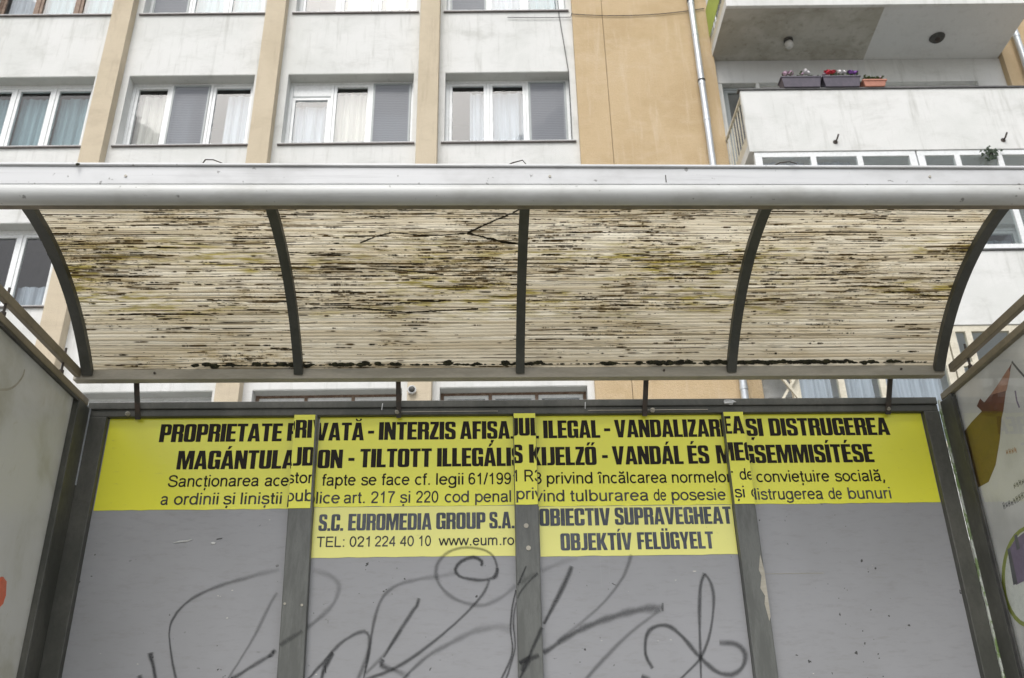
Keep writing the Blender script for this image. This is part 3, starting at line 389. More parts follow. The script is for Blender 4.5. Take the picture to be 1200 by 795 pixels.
def curtain(parent, x0, x1, z0, z1, y, mat, seed):
    r = random.Random(seed); m = MB(); n = 40; pts = []
    ph = [r.uniform(0, 6.28) for _ in range(3)]; k = [r.uniform(38, 50), r.uniform(70, 95), r.uniform(15, 22)]
    for i in range(n + 1):
        x = x0 + (x1 - x0) * i / n
        pts.append((x, y + .014 * math.sin(k[0] * x + ph[0]) + .006 * math.sin(k[1] * x + ph[1]) + .010 * math.sin(k[2] * x + ph[2])))
    for i in range(n):
        (xa, ya), (xb, yb) = pts[i], pts[i + 1]; m.quad((xa, ya, z0), (xb, yb, z0), (xb, yb, z1), (xa, ya, z1))
    o = m.build('curtain', mat, parent, fixn=False, smooth=False)
    for p in o.data.polygons: p.use_smooth = True
    return o
def window(x0, x1, z0, z1, y, cols, label=None, frame='pvc', sill='sill', fw=.055, seed=1, parent=None, sillx=.05, sash=None):
    """cols: list of (kind, relative width, curtain); kinds: casement, screen, vent"""
    f = MB(); f.box(x0, x1, y, y + .07, z1 - fw, z1).box(x0, x1, y, y + .07, z0, z0 + fw)
    f.box(x0, x0 + fw, y, y + .07, z0 + fw, z1 - fw).box(x1 - fw, x1, y, y + .07, z0 + fw, z1 - fw)
    tot = sum(c[1] for c in cols); xs = x0 + fw; W_ = x1 - x0 - 2 * fw; edges = []
    for i, c in enumerate(cols):
        xe = xs + W_ * c[1] / tot
        if i < len(cols) - 1: f.box(xe - .022, xe + .022, y - .004, y + .074, z0 + fw, z1 - fw)
        edges.append((xs, xe)); xs = xe
    fo = f.build('window', M[frame], parent or bld, .004)
    if label: fo['label'] = label
    for i, (c, (a, b)) in enumerate(zip(cols, edges)):
        a2 = a + (.022 if i else 0) + .002; b2 = b - (.022 if i < len(cols) - 1 else 0) - .002
        za, zb = z0 + fw + .002, z1 - fw - .002
        if c[0] == 'vent':
            zv = zb - .24
            MB().box(a2, b2, y + .006, y + .05, zv, zb).build('vent_panel', M[frame], fo, .006); zb = zv - .03
            MB().box(a2, b2, y + .004, y + .05, zb, zv - .004).build('transom', M['greyframe'], fo)
        sw = .05; s = MB()
        s.box(a2, b2, y + .008, y + .06, zb - sw, zb).box(a2, b2, y + .008, y + .06, za, za + sw).box(a2, a2 + sw, y + .008, y + .06, za + sw, zb - sw).box(b2 - sw, b2, y + .008, y + .06, za + sw, zb - sw)
        s.build('sash', M[sash or frame], fo, .004)
        MB().box(a2 + sw - .004, b2 - sw + .004, y + .034, y + .040, za + sw - .004, zb - sw + .004).build('pane', M['glass'], fo)
        if c[0] == 'screen':
            q = MB(); t = .03
            q.box(a2, b2, y - .016, y + .004, zb - t, zb).box(a2, b2, y - .016, y + .004, za, za + t).box(a2, a2 + t, y - .016, y + .004, za + t, zb - t).box(b2 - t, b2, y - .016, y + .004, za + t, zb - t)
            q.build('screen_frame', M['greyframe'], fo)
            MB().quad((a2 + t, y - .006, za + t), (b2 - t, y - .006, za + t), (b2 - t, y - .006, zb - t), (a2 + t, y - .006, zb - t)).build('insect_screen', M['screen'], fo, fixn=False)
        f0, f1 = c[4] if len(c) > 4 else (0, 1)
        if c[2]: curtain(fo, a2 + .02 + (b2 - a2 - .04) * f0, a2 + .02 + (b2 - a2 - .04) * f1, za + .02, za + (zb - za) * (c[3] if len(c) > 3 else .93), y + .16, M[c[2]], seed * 10 + i)
    if sill:
        MB().box(x0 - sillx, x1 + sillx, -.035, y, z0 - .018, z0 - .001).build('window_sill', M['sill'], parent or bld)
        MB().box(x0 - sillx, x1 + sillx, -.036, y, z0 + .001, z0 + .012).build('sill_flashing', M['sillw'], parent or bld)
    return fo
Y2 = .20
cw, cb, cl = 'curtain', 'curtain_beige', 'curtain_blue'
B = BAYS; s = SILLS
window(*B[1], s[3], s[3] + WH, Y2, [('casement', 1, cl), ('casement', 1, cl), ('casement', 1, cl)], 'old window with bluish curtains, left of the first pilaster', fw=.08, seed=3)
window(*B[2], s[3], s[3] + WH, Y2, [('casement', .95, cb), ('screen', 1.05, cw, .93, (0, .5)), ('casement', 1.1, cw, .93, (.3, 1))], 'window with beige curtain and grey screen in the middle', seed=4)
window(*B[3], s[3], s[3] + WH, Y2, [('vent', 1, cw), ('casement', 1, cb, .93, (0, .9)), ('screen', 1, cw, .6)], 'window with white vent panel over its left pane', seed=5)
window(*B[4], s[3], s[3] + WH, Y2, [('casement', 1, cw, .93, (.55, 1)), ('casement', 1, cw), ('screen', 1, None)], 'window with cables running down beside its screen', seed=6)
window(*B[1], s[4], s[4] + WH, Y2, [('casement', 1, cw), ('casement', 1.1, cl), ('casement', 1, cl)], 'brown framed window at the top left', frame='oldwood', seed=7)
window(*B[2], s[4], s[4] + WH, Y2, [('screen', 1, None), ('casement', 1, cl), ('casement', 1, cl)], seed=8)
window(*B[3], s[4], s[4] + WH, Y2, [('casement', 1, None), ('casement', 1, cb), ('casement', 1, cb)], seed=9)
window(*B[4], s[4], s[4] + WH, Y2, [('screen', 1, None), ('casement', 1, cw), ('casement', 1, cl)], seed=10)
window(*B[1], s[2], s[2] + WH, Y2, [('casement', 1, cw, .35), ('casement', 1.25, cw, .35), ('casement', 1, cw, .35)], 'window with short white half curtains under the roof arc', fw=.08, seed=11)
for i, b in enumerate(B[2:]): window(*b, s[2], s[2] + WH, Y2, [('casement', 1, cw), ('casement', 1, cw), ('casement', 1, cw)], seed=12 + i)
window(*B[1], s[1], s[1] + WH, Y2, [('casement', 1, cw), ('casement', 1, cw), ('casement', 1, cw)], seed=20)
window(*B[2], s[1], s[1] + WH, Y2, [('casement', 1, cw), ('casement', 1, cw), ('casement', 1, cw)], seed=21)
window(*B[3], s[1], s[1] + WH, Y2, [('casement', 1, cw), ('casement', 1, cw), ('casement', 1, cw)], frame='oldwood', sash='pvc', fw=.045, seed=22)
window(*B[4], s[1], s[1] + WH, Y2, [('casement', 1, cw), ('casement', 1, cw), ('casement', 1, cw)], frame='oldwood', sash='pvc', fw=.045, seed=23)
for b in B[1:]: window(*b, s[0], s[0] + WH, Y2, [('casement', 1, cw), ('casement', 1, cw), ('casement', 1, cw)], seed=30)
for k in range(5): window(*B[0], s[k], s[k] + WH, Y2, [('casement', 1, cw), ('casement', 1, cw), ('casement', 1, cw)], seed=40 + k)

# ---- loggias and balconies on the right
BX0, BX1 = 3.60, 8.42
LV = [3.65, 6.45, 9.25, 12.05, 14.85]
def logwall(zb, zt, label=None):
    # back wall of the loggia with a door on the left and a wide window strip
    m = MB(); y0, y1 = .02, .30; head = zt - .48
    m.box(BX0, BX1, y0, y1, head, zt)
    m.box(BX0, 3.70, y0, y1, zb, head); m.box(4.26, 4.32, y0, y1, zb, head); m.box(7.95, BX1, y0, y1, zb, head)
    m.box(4.32, 7.95, y0, y1, zb, zb + .85)
    m.build('loggia_wall', M['white'], bld)
for i, z in enumerate(LV[:-1]):
    logwall(z + .15, LV[i + 1])
    h = LV[i + 1] - .48
    window(3.70, 4.26, z + .16, h, .12, [('casement', 1, None)], 'balcony door with dark glass' if i == 2 else None, sill=None, frame='greyframe' if i == 2 else 'pvc', seed=50 + i)
    window(4.32, 7.95, z + 1.0, h, .12, [('casement', 1, cl), ('casement', 1.2, cl), ('casement', 1, cw)], sill=None, seed=60 + i, frame='pvc')
box('stained_render', M['soffit_light'], bld, 3.61, 6.13, .012, .0195, 11.575, 12.045)
def balcony(z, kind, label):
    b = empty('balcony', (0, 0, 0), 0, bld); b['label'] = label
    m = MB().box(3.575, 8.40, -1.14, .0, z + .004, z + .15); m.build('slab', M['white'], b)
    if kind == 'top':
        xm = 6.10
        MB().quad((3.577, -1.139, z), (6.07, -1.139, z), (6.13, .018, z), (3.577, .018, z)).build('stained_soffit', M['soffit_dark'], b, fixn=False)
        MB().quad((6.07, -1.139, z), (8.398, -1.139, z), (8.398, .018, z), (6.13, .018, z)).build('painted_soffit', M['soffit_light'], b, fixn=False)
    else:
        MB().quad((3.577, -1.139, z), (8.398, -1.139, z), (8.398, .018, z), (3.577, .018, z)).build('soffit', M['soffit_light'], b, fixn=False)
    p = MB().box(3.575, 8.40, -1.20, -1.141, z - .001, z + 1.11); p.build('parapet', M['white'], b, .006)
    MB().box(3.545, 8.43, -1.222, -1.12, z + 1.113, z + 1.135).build('parapet_cap', M['cap'], b)
    for x, nm in ((3.60, 'side_rail'), (8.375, 'side_rail')):
        MB().bar((x, -1.14, z + 1.05), (x, .0, z + 1.05), .035, .035).build('side_rail', M['creamframe'], b)
        for k in range(9):
            yy = -1.08 + k * .13; MB().bar((x, yy, z + .15), (x, yy, z + 1.035), .014, .014).build('side_bar', M['creamframe'], b)
        MB().box(x - .012, x + .012, -1.14, 0, z + .15, z + .34).build('side_kick_plate', M['creamframe'], b)
    return b
b3 = balcony(12.05, 'top', 'uppermost balcony with half stained, half painted soffit')
MB().box(3.566, 3.572, -1.15, -.12, 12.45, 13.05).build('side_sheet', M['limegreen'], b3)
b2 = balcony(9.25, 'mid', 'balcony carrying the flower boxes')
b1 = balcony(6.45, 'low', 'glazed balcony just over the shelter roof'); b0 = balcony(3.65, 'low', 'lowest glazed balcony behind the shelter')
balcony(14.85, 'mid', 'balcony above the picture')
def glazing(parent, x0, x1, z0, z1, y, mulls, frame, zt=None, curt=None):
    f = MB(); fw = .085; d = .06
    f.box(x0, x1, y, y + d, z1 - fw, z1).box(x0, x1, y, y + d, z0, z0 + fw)
    xs = [x0] + mulls + [x1]; parts = []
    for i, x in enumerate(xs):
        w = .04 if 0 < i < len(xs) - 1 else .06
        xa, xb = (x0, x0 + .1) if i == 0 else ((x1 - .1, x1) if i == len(xs) - 1 else (x - w, x + w))
        f.box(xa, xb, y - .003, y + d + .003, z0 + fw, z1 - fw); parts.append((xa, xb))
    if zt: f.box(x0 + .1, x1 - .1, y + .002, y + d - .002, zt - .03, zt + .03)
    f.build('glazing_frame', M[frame], parent, .004)
    for i in range(len(parts) - 1):
        a, b_ = parts[i][1] - .005, parts[i + 1][0] + .005
        MB().box(a, b_, y + .026, y + .032, z0 + fw - .01, z1 - fw + .01).build('pane', M['glass'], parent)
        if curt and random.random() < curt: curtain(parent, a + .05, b_ - .05, z0 + fw, z1 - fw, y + .14, M['curtain'], int(a * 100))
glazing(b1, 3.64, 5.94, 7.59, 9.245, -1.185, [4.47, 5.13], 'pvc', 8.86, .5)
glazing(b1, 5.96, 8.38, 7.59, 9.245, -1.185, [6.524, 7.13, 7.7], 'pvc', 8.80, 0)
glazing(b0, 3.64, 5.74, 4.79, 6.445, -1.185, [4.27, 4.79], 'creamframe', None, 1)
glazing(b0, 5.76, 8.38, 4.79, 6.445, -1.185, [6.03, 6.6, 7.3], 'creamframe', 5.9, .5)
for x in (4.823, 7.241):
    MB().tube([(x, -1.19, 9.40), (x + .01, -1.25, 9.41), (x + .03, -1.29, 9.47)], .013, 8).tube([(x, -1.202, 9.40), (x, -1.208, 9.40)], .035, 10).build('hook', M['rod'], b2)
# cream cross brace at the side of the lowest glazed balcony
brace = empty('cross_brace', (0, 0, 0), 0, bld)
MB().bar((3.42, -1.23, 5.35), (3.72, -1.23, 5.78), .035, .03).build('brace_bar', M['creamframe'], brace)
MB().bar((3.72, -1.265, 5.35), (3.46, -1.265, 5.78), .035, .03).build('brace_bar', M['creamframe'], brace)

# downpipes
def pipe(x, z1, joints):
    p = MB().tube([(x, -.20, .1), (x, -.20, z1)], .052, 14).build('downpipe', M['pipe'], bld, smooth=True)
    for z in joints: MB().tube([(x, -.20, z), (x, -.20, z + .05)], .058, 14).build('pipe_joint', M['pipe'], p, smooth=True)
    for z in joints[::2]:
        MB().tube([(x, -.20, z + .08), (x, -.20, z + .10)], .064, 14).box(x - .012, x + .012, -.16, -.1, z + .078, z + .102).build('pipe_clamp', M['wire'], p)
pipe(3.31, ZT, [4.0, 6.0, 8.0, 10.62, 11.35, 12.4, 13.1, 15]); pipe(8.68, ZT, [5, 8.5, 10.9, 12.3, 14])
# cables on the facade
def cable(pts, label, r=.007):
    o = MB().tube([bw(*p) for p in pts], r, 6).build('cable', M['wire']); tag(o, label, 'cable', 'cables on the facade')
def sag(a, b, d, n=12): return [(a[0] + (b[0] - a[0]) * i / n, a[1] + (b[1] - a[1]) * i / n, a[2] + (b[2] - a[2]) * i / n - d * 4 * (i / n) * (1 - i / n)) for i in range(n + 1)]
cable(sag((-.9, -.03, 13.10), (1.27, -.03, 13.02), .03, 8)[4:] + [(1.28, -.13, 13.01)] + sag((1.30, -.12, 13.0), (3.55, -.12, 13.10), .09), 'thin dark cable sagging across the top of the ochre wall')
cable([(1.05, -.02, 14.0), (1.07, -.02, 13.1), (1.13, -.02, 12.4), (1.175, -.02, 11.86), (1.18, .0, 11.5), (1.17, .0, 10.42)], 'thin cable hanging down the white strip beside the right hand screened window')

# ceiling lamps under the balconies
lp = empty('ceiling_lamp', bw(4.74, -.46, 12.045), A); tag(lp, 'round milky globe lamp under the stained half of the balcony', 'ceiling lamp', 'ceiling lamps under the top balcony')
MB().tube([(0, 0, -.03), (0, 0, 0)], .075, 16).build('lamp_base', M['lampdark'], lp)
g_ = MB(); g_.tube([(0, 0, -.17), (0, 0, -.165), (0, 0, -.15), (0, 0, -.12), (0, 0, -.09), (0, 0, -.05), (0, 0, -.03)], [.01, .03, .055, .07, .072, .06, .04], 16).build('lamp_globe', M['lampglass'], lp, smooth=True)
lp = empty('ceiling_lamp', bw(7.17, -.48, 12.045), A); tag(lp, 'flat dark ring lamp under the painted half of the balcony', 'ceiling lamp', 'ceiling lamps under the top balcony')
MB().tube([(0, 0, -.035), (0, 0, 0)], [.10, .125], 20).build('lamp_ring', M['lampdark'], lp)
MB().tube([(0, 0, -.075), (0, 0, -.036)], [.03, .045], 12).build('bulb_holder', M['rod'], lp)
# small dome camera on the wall behind the roof rail
dc = empty('wall_camera', bw(-1.22, -.20, 6.06), A); tag(dc, 'small round white wall camera seen through the gap under the roof', 'wall camera')
MB().tube([(0, -.05, 0), (0, 0, 0)], .06, 14).build('camera_base', M['sillw'], dc)
MB().tube([(0, -.085, 0), (0, -.075, 0), (0, -.052, 0)], [.015, .035, .045], 14).build('camera_lens', M['lampdark'], dc, smooth=True)

# flower boxes on the parapet cap
def planter(x0, x1, h, mat, label, cols, leaf=.5):
    t = empty('flower_box', bw((x0 + x1) / 2, -1.17, 10.387), A); tag(t, label, 'flower box', 'flower boxes on the balcony parapet')
    w = (x1 - x0) / 2; m = MB(); n = len(m.v)
    a, b_, d0, d1 = w - .03, w, .07, .09
    for (p, q, z) in ((a, d0, 0), (b_, d1, h), (b_ - .012, d1 - .012, h), (b_ - .012, d1 - .012, h - .02)):
        m.v += [(-p, -q, z), (p, -q, z), (p, q, z), (-p, q, z)]
    m.f = [(0, 3, 2, 1)] + [(4 * k + i, 4 * k + (i + 1) % 4, 4 * k + 4 + (i + 1) % 4, 4 * k + 4 + i) for k in range(3) for i in range(4)]
    m.build('box', mat, t, .004)
    MB().box(-w - .006, w + .006, -d1 - .006, d1 + .006, h - .025, h - .004).build('rim', mat, t)
    MB().box(-w + .014, w - .014, -.075, .075, h - .024, h - .018).build('soil', M['soil'], t)
    lf = MB()
    for k in range(int(170 * leaf)):
        cx, cy = random.uniform(-w + .03, w - .03), random.uniform(-.07, .07); L_ = random.uniform(.03, .07); an = random.uniform(0, 6.28); z = h - .02 + random.uniform(0, .07)
        dx, dy = math.cos(an) * L_, math.sin(an) * L_
        lf.quad((cx, cy, z), (cx + dx * .5 - dy * .3, cy + dy * .5 + dx * .3, z + .03), (cx + dx, cy + dy, z + .02), (cx + dx * .5 + dy * .3, cy + dy * .5 - dx * .3, z + .025))
    o = lf.build('leaves', M['green'], t, fixn=False); o['kind'] = 'stuff'
    for (fx, c_, hh, sz) in cols:
        hh += .045; sz *= 1.25; st = MB(); st.tube([(fx, -.03, h - .02), (fx + .01, -.04, h + hh)], .004, 5)
        st.build('stem', M['green'], t)
        fl = MB()
        for k in range(9):
            an = k * 2 * math.pi / 9; r_ = sz * random.uniform(.8, 1.1); c = Vector((fx + .01, -.04, h + hh + .005))
            d = Vector((math.cos(an), math.sin(an) * .8, random.uniform(-.1, .5))) * r_; e = Vector((-math.sin(an), math.cos(an), 0)) * r_ * .35
            fl.quad(c, c + d * .6 + e, c + d, c + d * .6 - e)
        fl.blob((fx + .01, -.045, h + hh + .012), sz * .6, 1, .2)
        fl.build('flower', M[c_], t, fixn=False)
planter(4.20, 4.79, .19, M['purple'], 'dark purple flower box with pale pink and white flowers, leftmost on the parapet', [(-.22, 'petal_pink', .03, .05), (-.14, 'petal_pink', .035, .055), (.03, 'petal_pink', .02, .03), (.08, 'petal_white', .06, .06), (.12, 'petal_white', .04, .045)])
planter(4.815, 5.375, .19, M['purple'], 'dark purple flower box with red, white and violet flowers, in the middle', [(-.24, 'petal_pink', .01, .03), (-.17, 'petal_red', .05, .06), (-.11, 'petal_red', .045, .06), (.0, 'petal_white', .04, .06), (.06, 'petal_white', .045, .055), (.16, 'petal_purple', .035, .06), (.22, 'petal_purple', .03, .05)])
planter(5.40, 5.75, .115, M['terracotta'], 'small terracotta flower box holding a leafy cactus, rightmost on the parapet', [(.11, 'petal_pink', .01, .025)], 1.2)
pl = bpy.context.scene.objects
hp = empty('hanging_plant', bw(6.98, -1.225, 9.25), A); tag(hp, 'dark clump of weeds hanging from the edge of the balcony slab', 'plant')
m = MB()
for k in range(60):
    z = -random.uniform(0, .19); w = .10 * (1 - abs(z) / .45); x, y = random.gauss(0, w * .6), random.gauss(0, .03); L_ = .05
    an = random.uniform(0, 6.28); m.quad((x, y, z), (x + .02, y - .01, z - .03), (x + L_ * math.cos(an), y, z - L_), (x - .02, y + .01, z - .03))
m.build('leaves', M['darkgreen'], hp, fixn=False)['kind'] = 'stuff'
MB().tube([(0, 0, 0), (.01, -.01, -.10), (0, 0, -.17)], .008, 6).build('stem', M['rod'], hp)
# little shrub in the terracotta box
cz = empty('cactus', bw(5.56, -1.17, 10.48), A); tag(cz, 'small spiky green plant growing in the terracotta box', 'plant')
m = MB()
for k in range(70):
    an = random.uniform(0, 6.28); el = random.uniform(.3, 1.5); L_ = random.uniform(.07, .17) * (.5 + .5 * math.sin(el)); d = Vector((math.cos(an) * math.cos(el), math.sin(an) * math.cos(el) * .6, math.sin(el)))
    e = Vector((-d.y, d.x, 0)).normalized() * .012; c = Vector((random.uniform(-.04, .04), 0, 0))
    m.quad(c - e, c + e, c + d * L_ + e * .3, c + d * L_ - e * .3)
m.build('leaves', M['green'], cz, fixn=False)['kind'] = 'stuff'; MB().blob((0, 0, .05), .03, 1, .1, (1, 1, 1.8)).build('body', M['darkgreen'], cz)

# ---------------------------------------------------------------- bus shelter
sh = empty('bus_shelter', (.125, 3.0, .125)); sh.location = (0, 0, 0)
tag(sh, 'weathered bus shelter with grimy arched roof, grey back panels and yellow notices', 'bus shelter')
GZ = .125; YF = 3.07
XL, XR = -1.387, 1.634
# back frame: top rail in two stepped profiles, uprights, bottom rail
MB().box(XL, XR, YF, YF + .05, 2.335, 2.362).box(XL, XR, YF + .006, YF + .05, 2.309, 2.335).build('top_rail', M['frame'], sh, .003)
for a, b_ in ((XL, -1.316), (1.578, XR)):
    MB().box(a, b_, YF + .001, YF + .049, GZ, 2.3085).build('upright', M['frame'], sh, .003)
LEAN = -.023
def lean(me):
    for v in me.vertices: v.co.x += LEAN * (v.co.z - 1.97)
POSTS = [(-.657, -.576), (.104, .183), (.850, .922)]
for a, b_ in POSTS:
    po_ = MB().box(a, b_, YF - .003, YF + .05, GZ, 2.3085).build('post', M['post'], sh, .003)
    if a < -.6: lean(po_.data)
    for z in (1.62, 1.38): pass
MB().box(XL + .06, XR - .034, YF + .002, YF + .048, .40, .45).build('bottom_rail', M['frame'], sh, .003)
PX = [(-1.316, -.655), (-.573, .104), (.183, .845), (.922, 1.578)]
for i, (a, b_) in enumerate(PX):
    MB().box(a - .004, b_ + .004, YF + .026, YF + .034, .45, 2.309).build('back_panel', M['panel'], sh)
# joint line on the rightmost panel and peeled paint on the post
MB().box(.925, 1.13, YF + .0250, YF + .026, 1.7415, 1.7428).build('panel_scratch', M['rail'], sh)
for x, z, l in ((1.03, 2.0, 0),):
    pass
ch = MB()
random.seed(3)
P = [(.915, 1.80), (.922, 1.745), (.922, 1.60), (.916, 1.585), (.908, 1.64), (.913, 1.665), (.901, 1.69), (.910, 1.73), (.904, 1.75)]
ch.v = [(x, YF - .0038, z) for x, z in P]; ch.f = [tuple(range(len(P)))]
ch.build('peeled_paint', M['rail'], sh, fixn=False)
m = MB(); m.tube([(-1.03, YF + .0245, 1.867), (-1.01, YF + .0245, 1.871), (-.985, YF + .0245, 1.873), (-.97, YF + .0245, 1.878)], [.001, .003, .0025, .001], 6).build('scratch', M['sillw'], sh)
m = MB(); m.blob((-.90, YF + .0245, 1.864), .006, 1, .3, (1.3, .3, .8)).build('scratch', M['sillw'], sh, fixn=False); MB().bar((-.89, YF + .0243, 1.878), (-.872, YF + .0243, 1.881), .003, .001).build('scratch', M['ink'], sh)
# rivets at the sign top and post screws
rv = [(-1.245, 2.318), (-.305, 2.318), (.60, 2.318), (1.45, 2.318)]
for x, z in rv: MB().tube([(x, YF - .004, z), (x, YF + .004, z)], .0085, 10).blob((x, YF - .005, z), .006, 1, 0).build('rivet', M['rail'], sh)
for x, z in ((.140, 1.905), (.146, 1.83), (-.64, 1.66), (-.585, 1.655), (.862, 1.40), (.892, 1.40)):
    MB().tube([(x, YF - .0055, z), (x, YF - .003, z)], .008 if x > 0 else .004, 12).build('screw_cover', M['rail'], sh)
# crumpled remains of tape on the top rail
MB().blob((.878, YF - .006, 2.345), .013, 2, .35, (1.6, .5, .8)).build('tape_scrap', M['sillw'], sh, fixn=False)
for x in (-.36, .36): MB().bar((x, YF - .001, 2.325), (x + .002, YF - .001, 2.35), .003, .002).build('tape_scrap', M['sillw'], sh)
MB().bar((.37, YF + .004, 2.320), (.80, YF + .004, 2.3205), .003, .002).bar((-.30, YF + .004, 2.3195), (.05, YF + .004, 2.320), .002, .002).build('sealant_line', M['rail'], sh)

# notices -----------------------------------------------------------
GL = {}
def rp(pts):  # rounded polygon: (x,y[,r])
    out = []; n = len(pts)
    for i in range(n):
        p = Vector(pts[i][:2]); r = pts[i][2] if len(pts[i]) > 2 else 0
        if not r: out.append(tuple(p)); continue
        a = Vector(pts[i - 1][:2]) - p; b_ = Vector(pts[(i + 1) % n][:2]) - p
        r1 = min(r, a.length * .5, b_.length * .5); a = p + a.normalized() * r1; b_ = p + b_.normalized() * r1
        for k in range(6):
            t = k / 5; out.append(tuple(a * (1 - t) ** 2 + p * 2 * t * (1 - t) + b_ * t * t))
    return out
w, s_, R_, r_ = .50, .203, .15, .05
b_ = .15
hole = lambda x0, y0, x1, y1, r=.05: [(x0, y0, r), (x0, y1, r), (x1, y1, r), (x1, y0, r)]
GL['I'] = (.208, [[(0, 0), (.208, 0), (.208, 1), (0, 1)]])
GL['L'] = (.40, [[(0, 0), (.40, 0), (.40, b_), (.208, b_), (.208, 1), (0, 1)]])
GL['E'] = (.42, [[(0, 0), (.42, 0), (.42, b_), (.208, b_), (.208, .44), (.39, .44), (.39, .58), (.208, .58), (.208, .85), (.42, .85), (.42, 1), (0, 1)]])
GL['F'] = (.40, [[(0, 0), (.208, 0), (.208, .42), (.37, .42), (.37, .56), (.208, .56), (.208, .85), (.40, .85), (.40, 1), (0, 1)]])
GL['T'] = (.45, [[(.13, 0), (.32, 0), (.32, .85), (.45, .85), (.45, 1), (0, 1), (0, .85), (.13, .85)]])
GL['H'] = (.51, [[(0, 0), (.205, 0), (.208, .42), (.32, .42), (.32, 0), (.51, 0), (.51, 1), (.32, 1), (.32, .58), (.208, .58), (.208, 1), (0, 1)]])
GL['N'] = (.50, [[(0, 0), (.17, 0), (.17, .48), (.31, 0), (.50, 0), (.50, 1), (.33, 1), (.33, .54), (.208, 1), (0, 1)]])
GL['M'] = (.68, [[(0, 0), (.17, 0), (.17, .62), (.27, 0), (.41, 0), (.51, .62), (.51, 0), (.68, 0), (.68, 1), (.43, 1), (.34, .45), (.25, 1), (0, 1)]])
GL['K'] = (.54, [[(0, 0), (.208, 0), (.208, .40), (.345, 0), (.55, 0), (.37, .53), (.53, 1), (.335, 1), (.208, .58), (.208, 1), (0, 1)]])
GL['V'] = (.54, [[(.16, 0), (.38, 0), (.54, 1), (.345, 1), (.27, .30), (.195, 1), (0, 1)]])
GL['A'] = (.54, [[(0, 0), (.185, 0), (.205, .17), (.335, .17), (.355, 0), (.54, 0), (.39, 1), (.15, 1)], [(.225, .32), (.27, .72), (.315, .32)]])
GL['Y'] = (.52, [[(.165, 0), (.355, 0), (.355, .38), (.52, 1), (.335, 1), (.26, .62), (.185, 1), (0, 1), (.165, .38)]])
GL['Z'] = (.40, [[(0, 0), (.40, 0), (.40, b_), (.21, b_), (.40, .82), (.40, 1), (.02, 1), (.02, .85), (.208, .85), (0, .17)]])
GL['U'] = (w, [[(0, 0, R_), (w, 0, R_), (w, 1), (w - s_, 1), (w - s_, .14, r_), (s_, .14, r_), (s_, 1), (0, 1)]])
GL['J'] = (.34, [[(0, 0), (.34, 0, .2), (.34, 1), (.15, 1), (.15, .14, .05), (0, .14)]])
GL['O'] = (w, [[(0, 0, R_), (w, 0, R_), (w, 1, R_), (0, 1, R_)], hole(s_, .14, w - s_, .86)])
GL['D'] = (w, [[(0, 0), (w, 0, .18), (w, 1, .18), (0, 1)], hole(.208, .15, .315, .85)])
GL['P'] = (.48, [[(0, 0), (.208, 0), (.208, .38), (.48, .38, .17), (.48, 1, .17), (0, 1)], hole(.208, .53, .30, .86)])
GL['R'] = (.50, [[(0, 0), (.208, 0), (.208, .44), (.31, .44, .04), (.31, 0), (.50, 0), (.50, .44, .06), (.45, .50, .02), (.50, .56, .06), (.50, 1, .17), (0, 1)], hole(.208, .57, .31, .86)])
GL['B'] = (.50, [[(0, 0), (.50, 0, .15), (.50, .48, .10), (.44, .53, .01), (.49, .58, .08), (.49, 1, .15), (0, 1)], hole(.208, .14, .31, .44, .04), hole(.208, .59, .30, .86, .04)])
GL['C'] = (w, [[(0, 0, R_), (w, 0, R_), (w, .38), (w - s_, .38), (w - s_, .14, r_), (s_, .14, r_), (s_, .86, r_), (w - s_, .86, r_), (w - s_, .62), (w, .62), (w, 1, R_), (0, 1, R_)]])
GL['G'] = (w, [[(0, 0, R_), (.30, 0, .1), (.36, .07), (.38, 0), (w, 0), (w, .52), (.27, .52), (.27, .39), (w - s_, .39), (w - s_, .14, r_), (s_, .14, r_), (s_, .86, r_), (w - s_, .86, r_), (w - s_, .64), (w, .64), (w, 1, R_), (0, 1, R_)]])
GL['S'] = (.48, [[(0, 0, R_), (.48, 0, R_), (.48, .52, .16), (.185, .66, .05), (.185, .86, r_), (.30, .86, r_), (.30, .69), (.47, .69), (.47, 1, R_), (.01, 1, R_), (.01, .50, .16), (.295, .37, .05), (.295, .14, r_), (.185, .14, r_), (.185, .33), (0, .33)]])
GL['-'] = (.28, [[(0, .36), (.28, .36), (.28, .52), (0, .52)]])
GL['.'] = (.17, [[(0, 0), (.17, 0), (.17, .16), (0, .16)]])
ac = lambda x: [[(x - .06, 1.06), (x + .02, 1.06), (x + .13, 1.24), (x - .01, 1.24)]]
ACC = {'Á': ('A', ac(.27)), 'É': ('E', ac(.21)), 'Í': ('I', ac(.095)), 'Ő': ('O', ac(.15) + ac(.34)),
       'Ü': ('U', [[(.08, 1.07), (.21, 1.07), (.21, 1.22), (.08, 1.22)], [(.29, 1.07), (.42, 1.07), (.42, 1.22), (.29, 1.22)]]),
       'Ă': ('A', [[(.13, 1.22), (.15, 1.10, .06), (.27, 1.05, .06), (.39, 1.10, .06), (.41, 1.22), (.34, 1.22), (.32, 1.14, .03), (.27, 1.12, .03), (.22, 1.14, .03), (.20, 1.22)]]),
       'Ș': ('S', [[(.16, -.20), (.25, -.24), (.33, -.06), (.18, -.06)]])}
for k, (b0_, ex) in ACC.items(): GL[k] = (GL[b0_][0], GL[b0_][1] + ex)
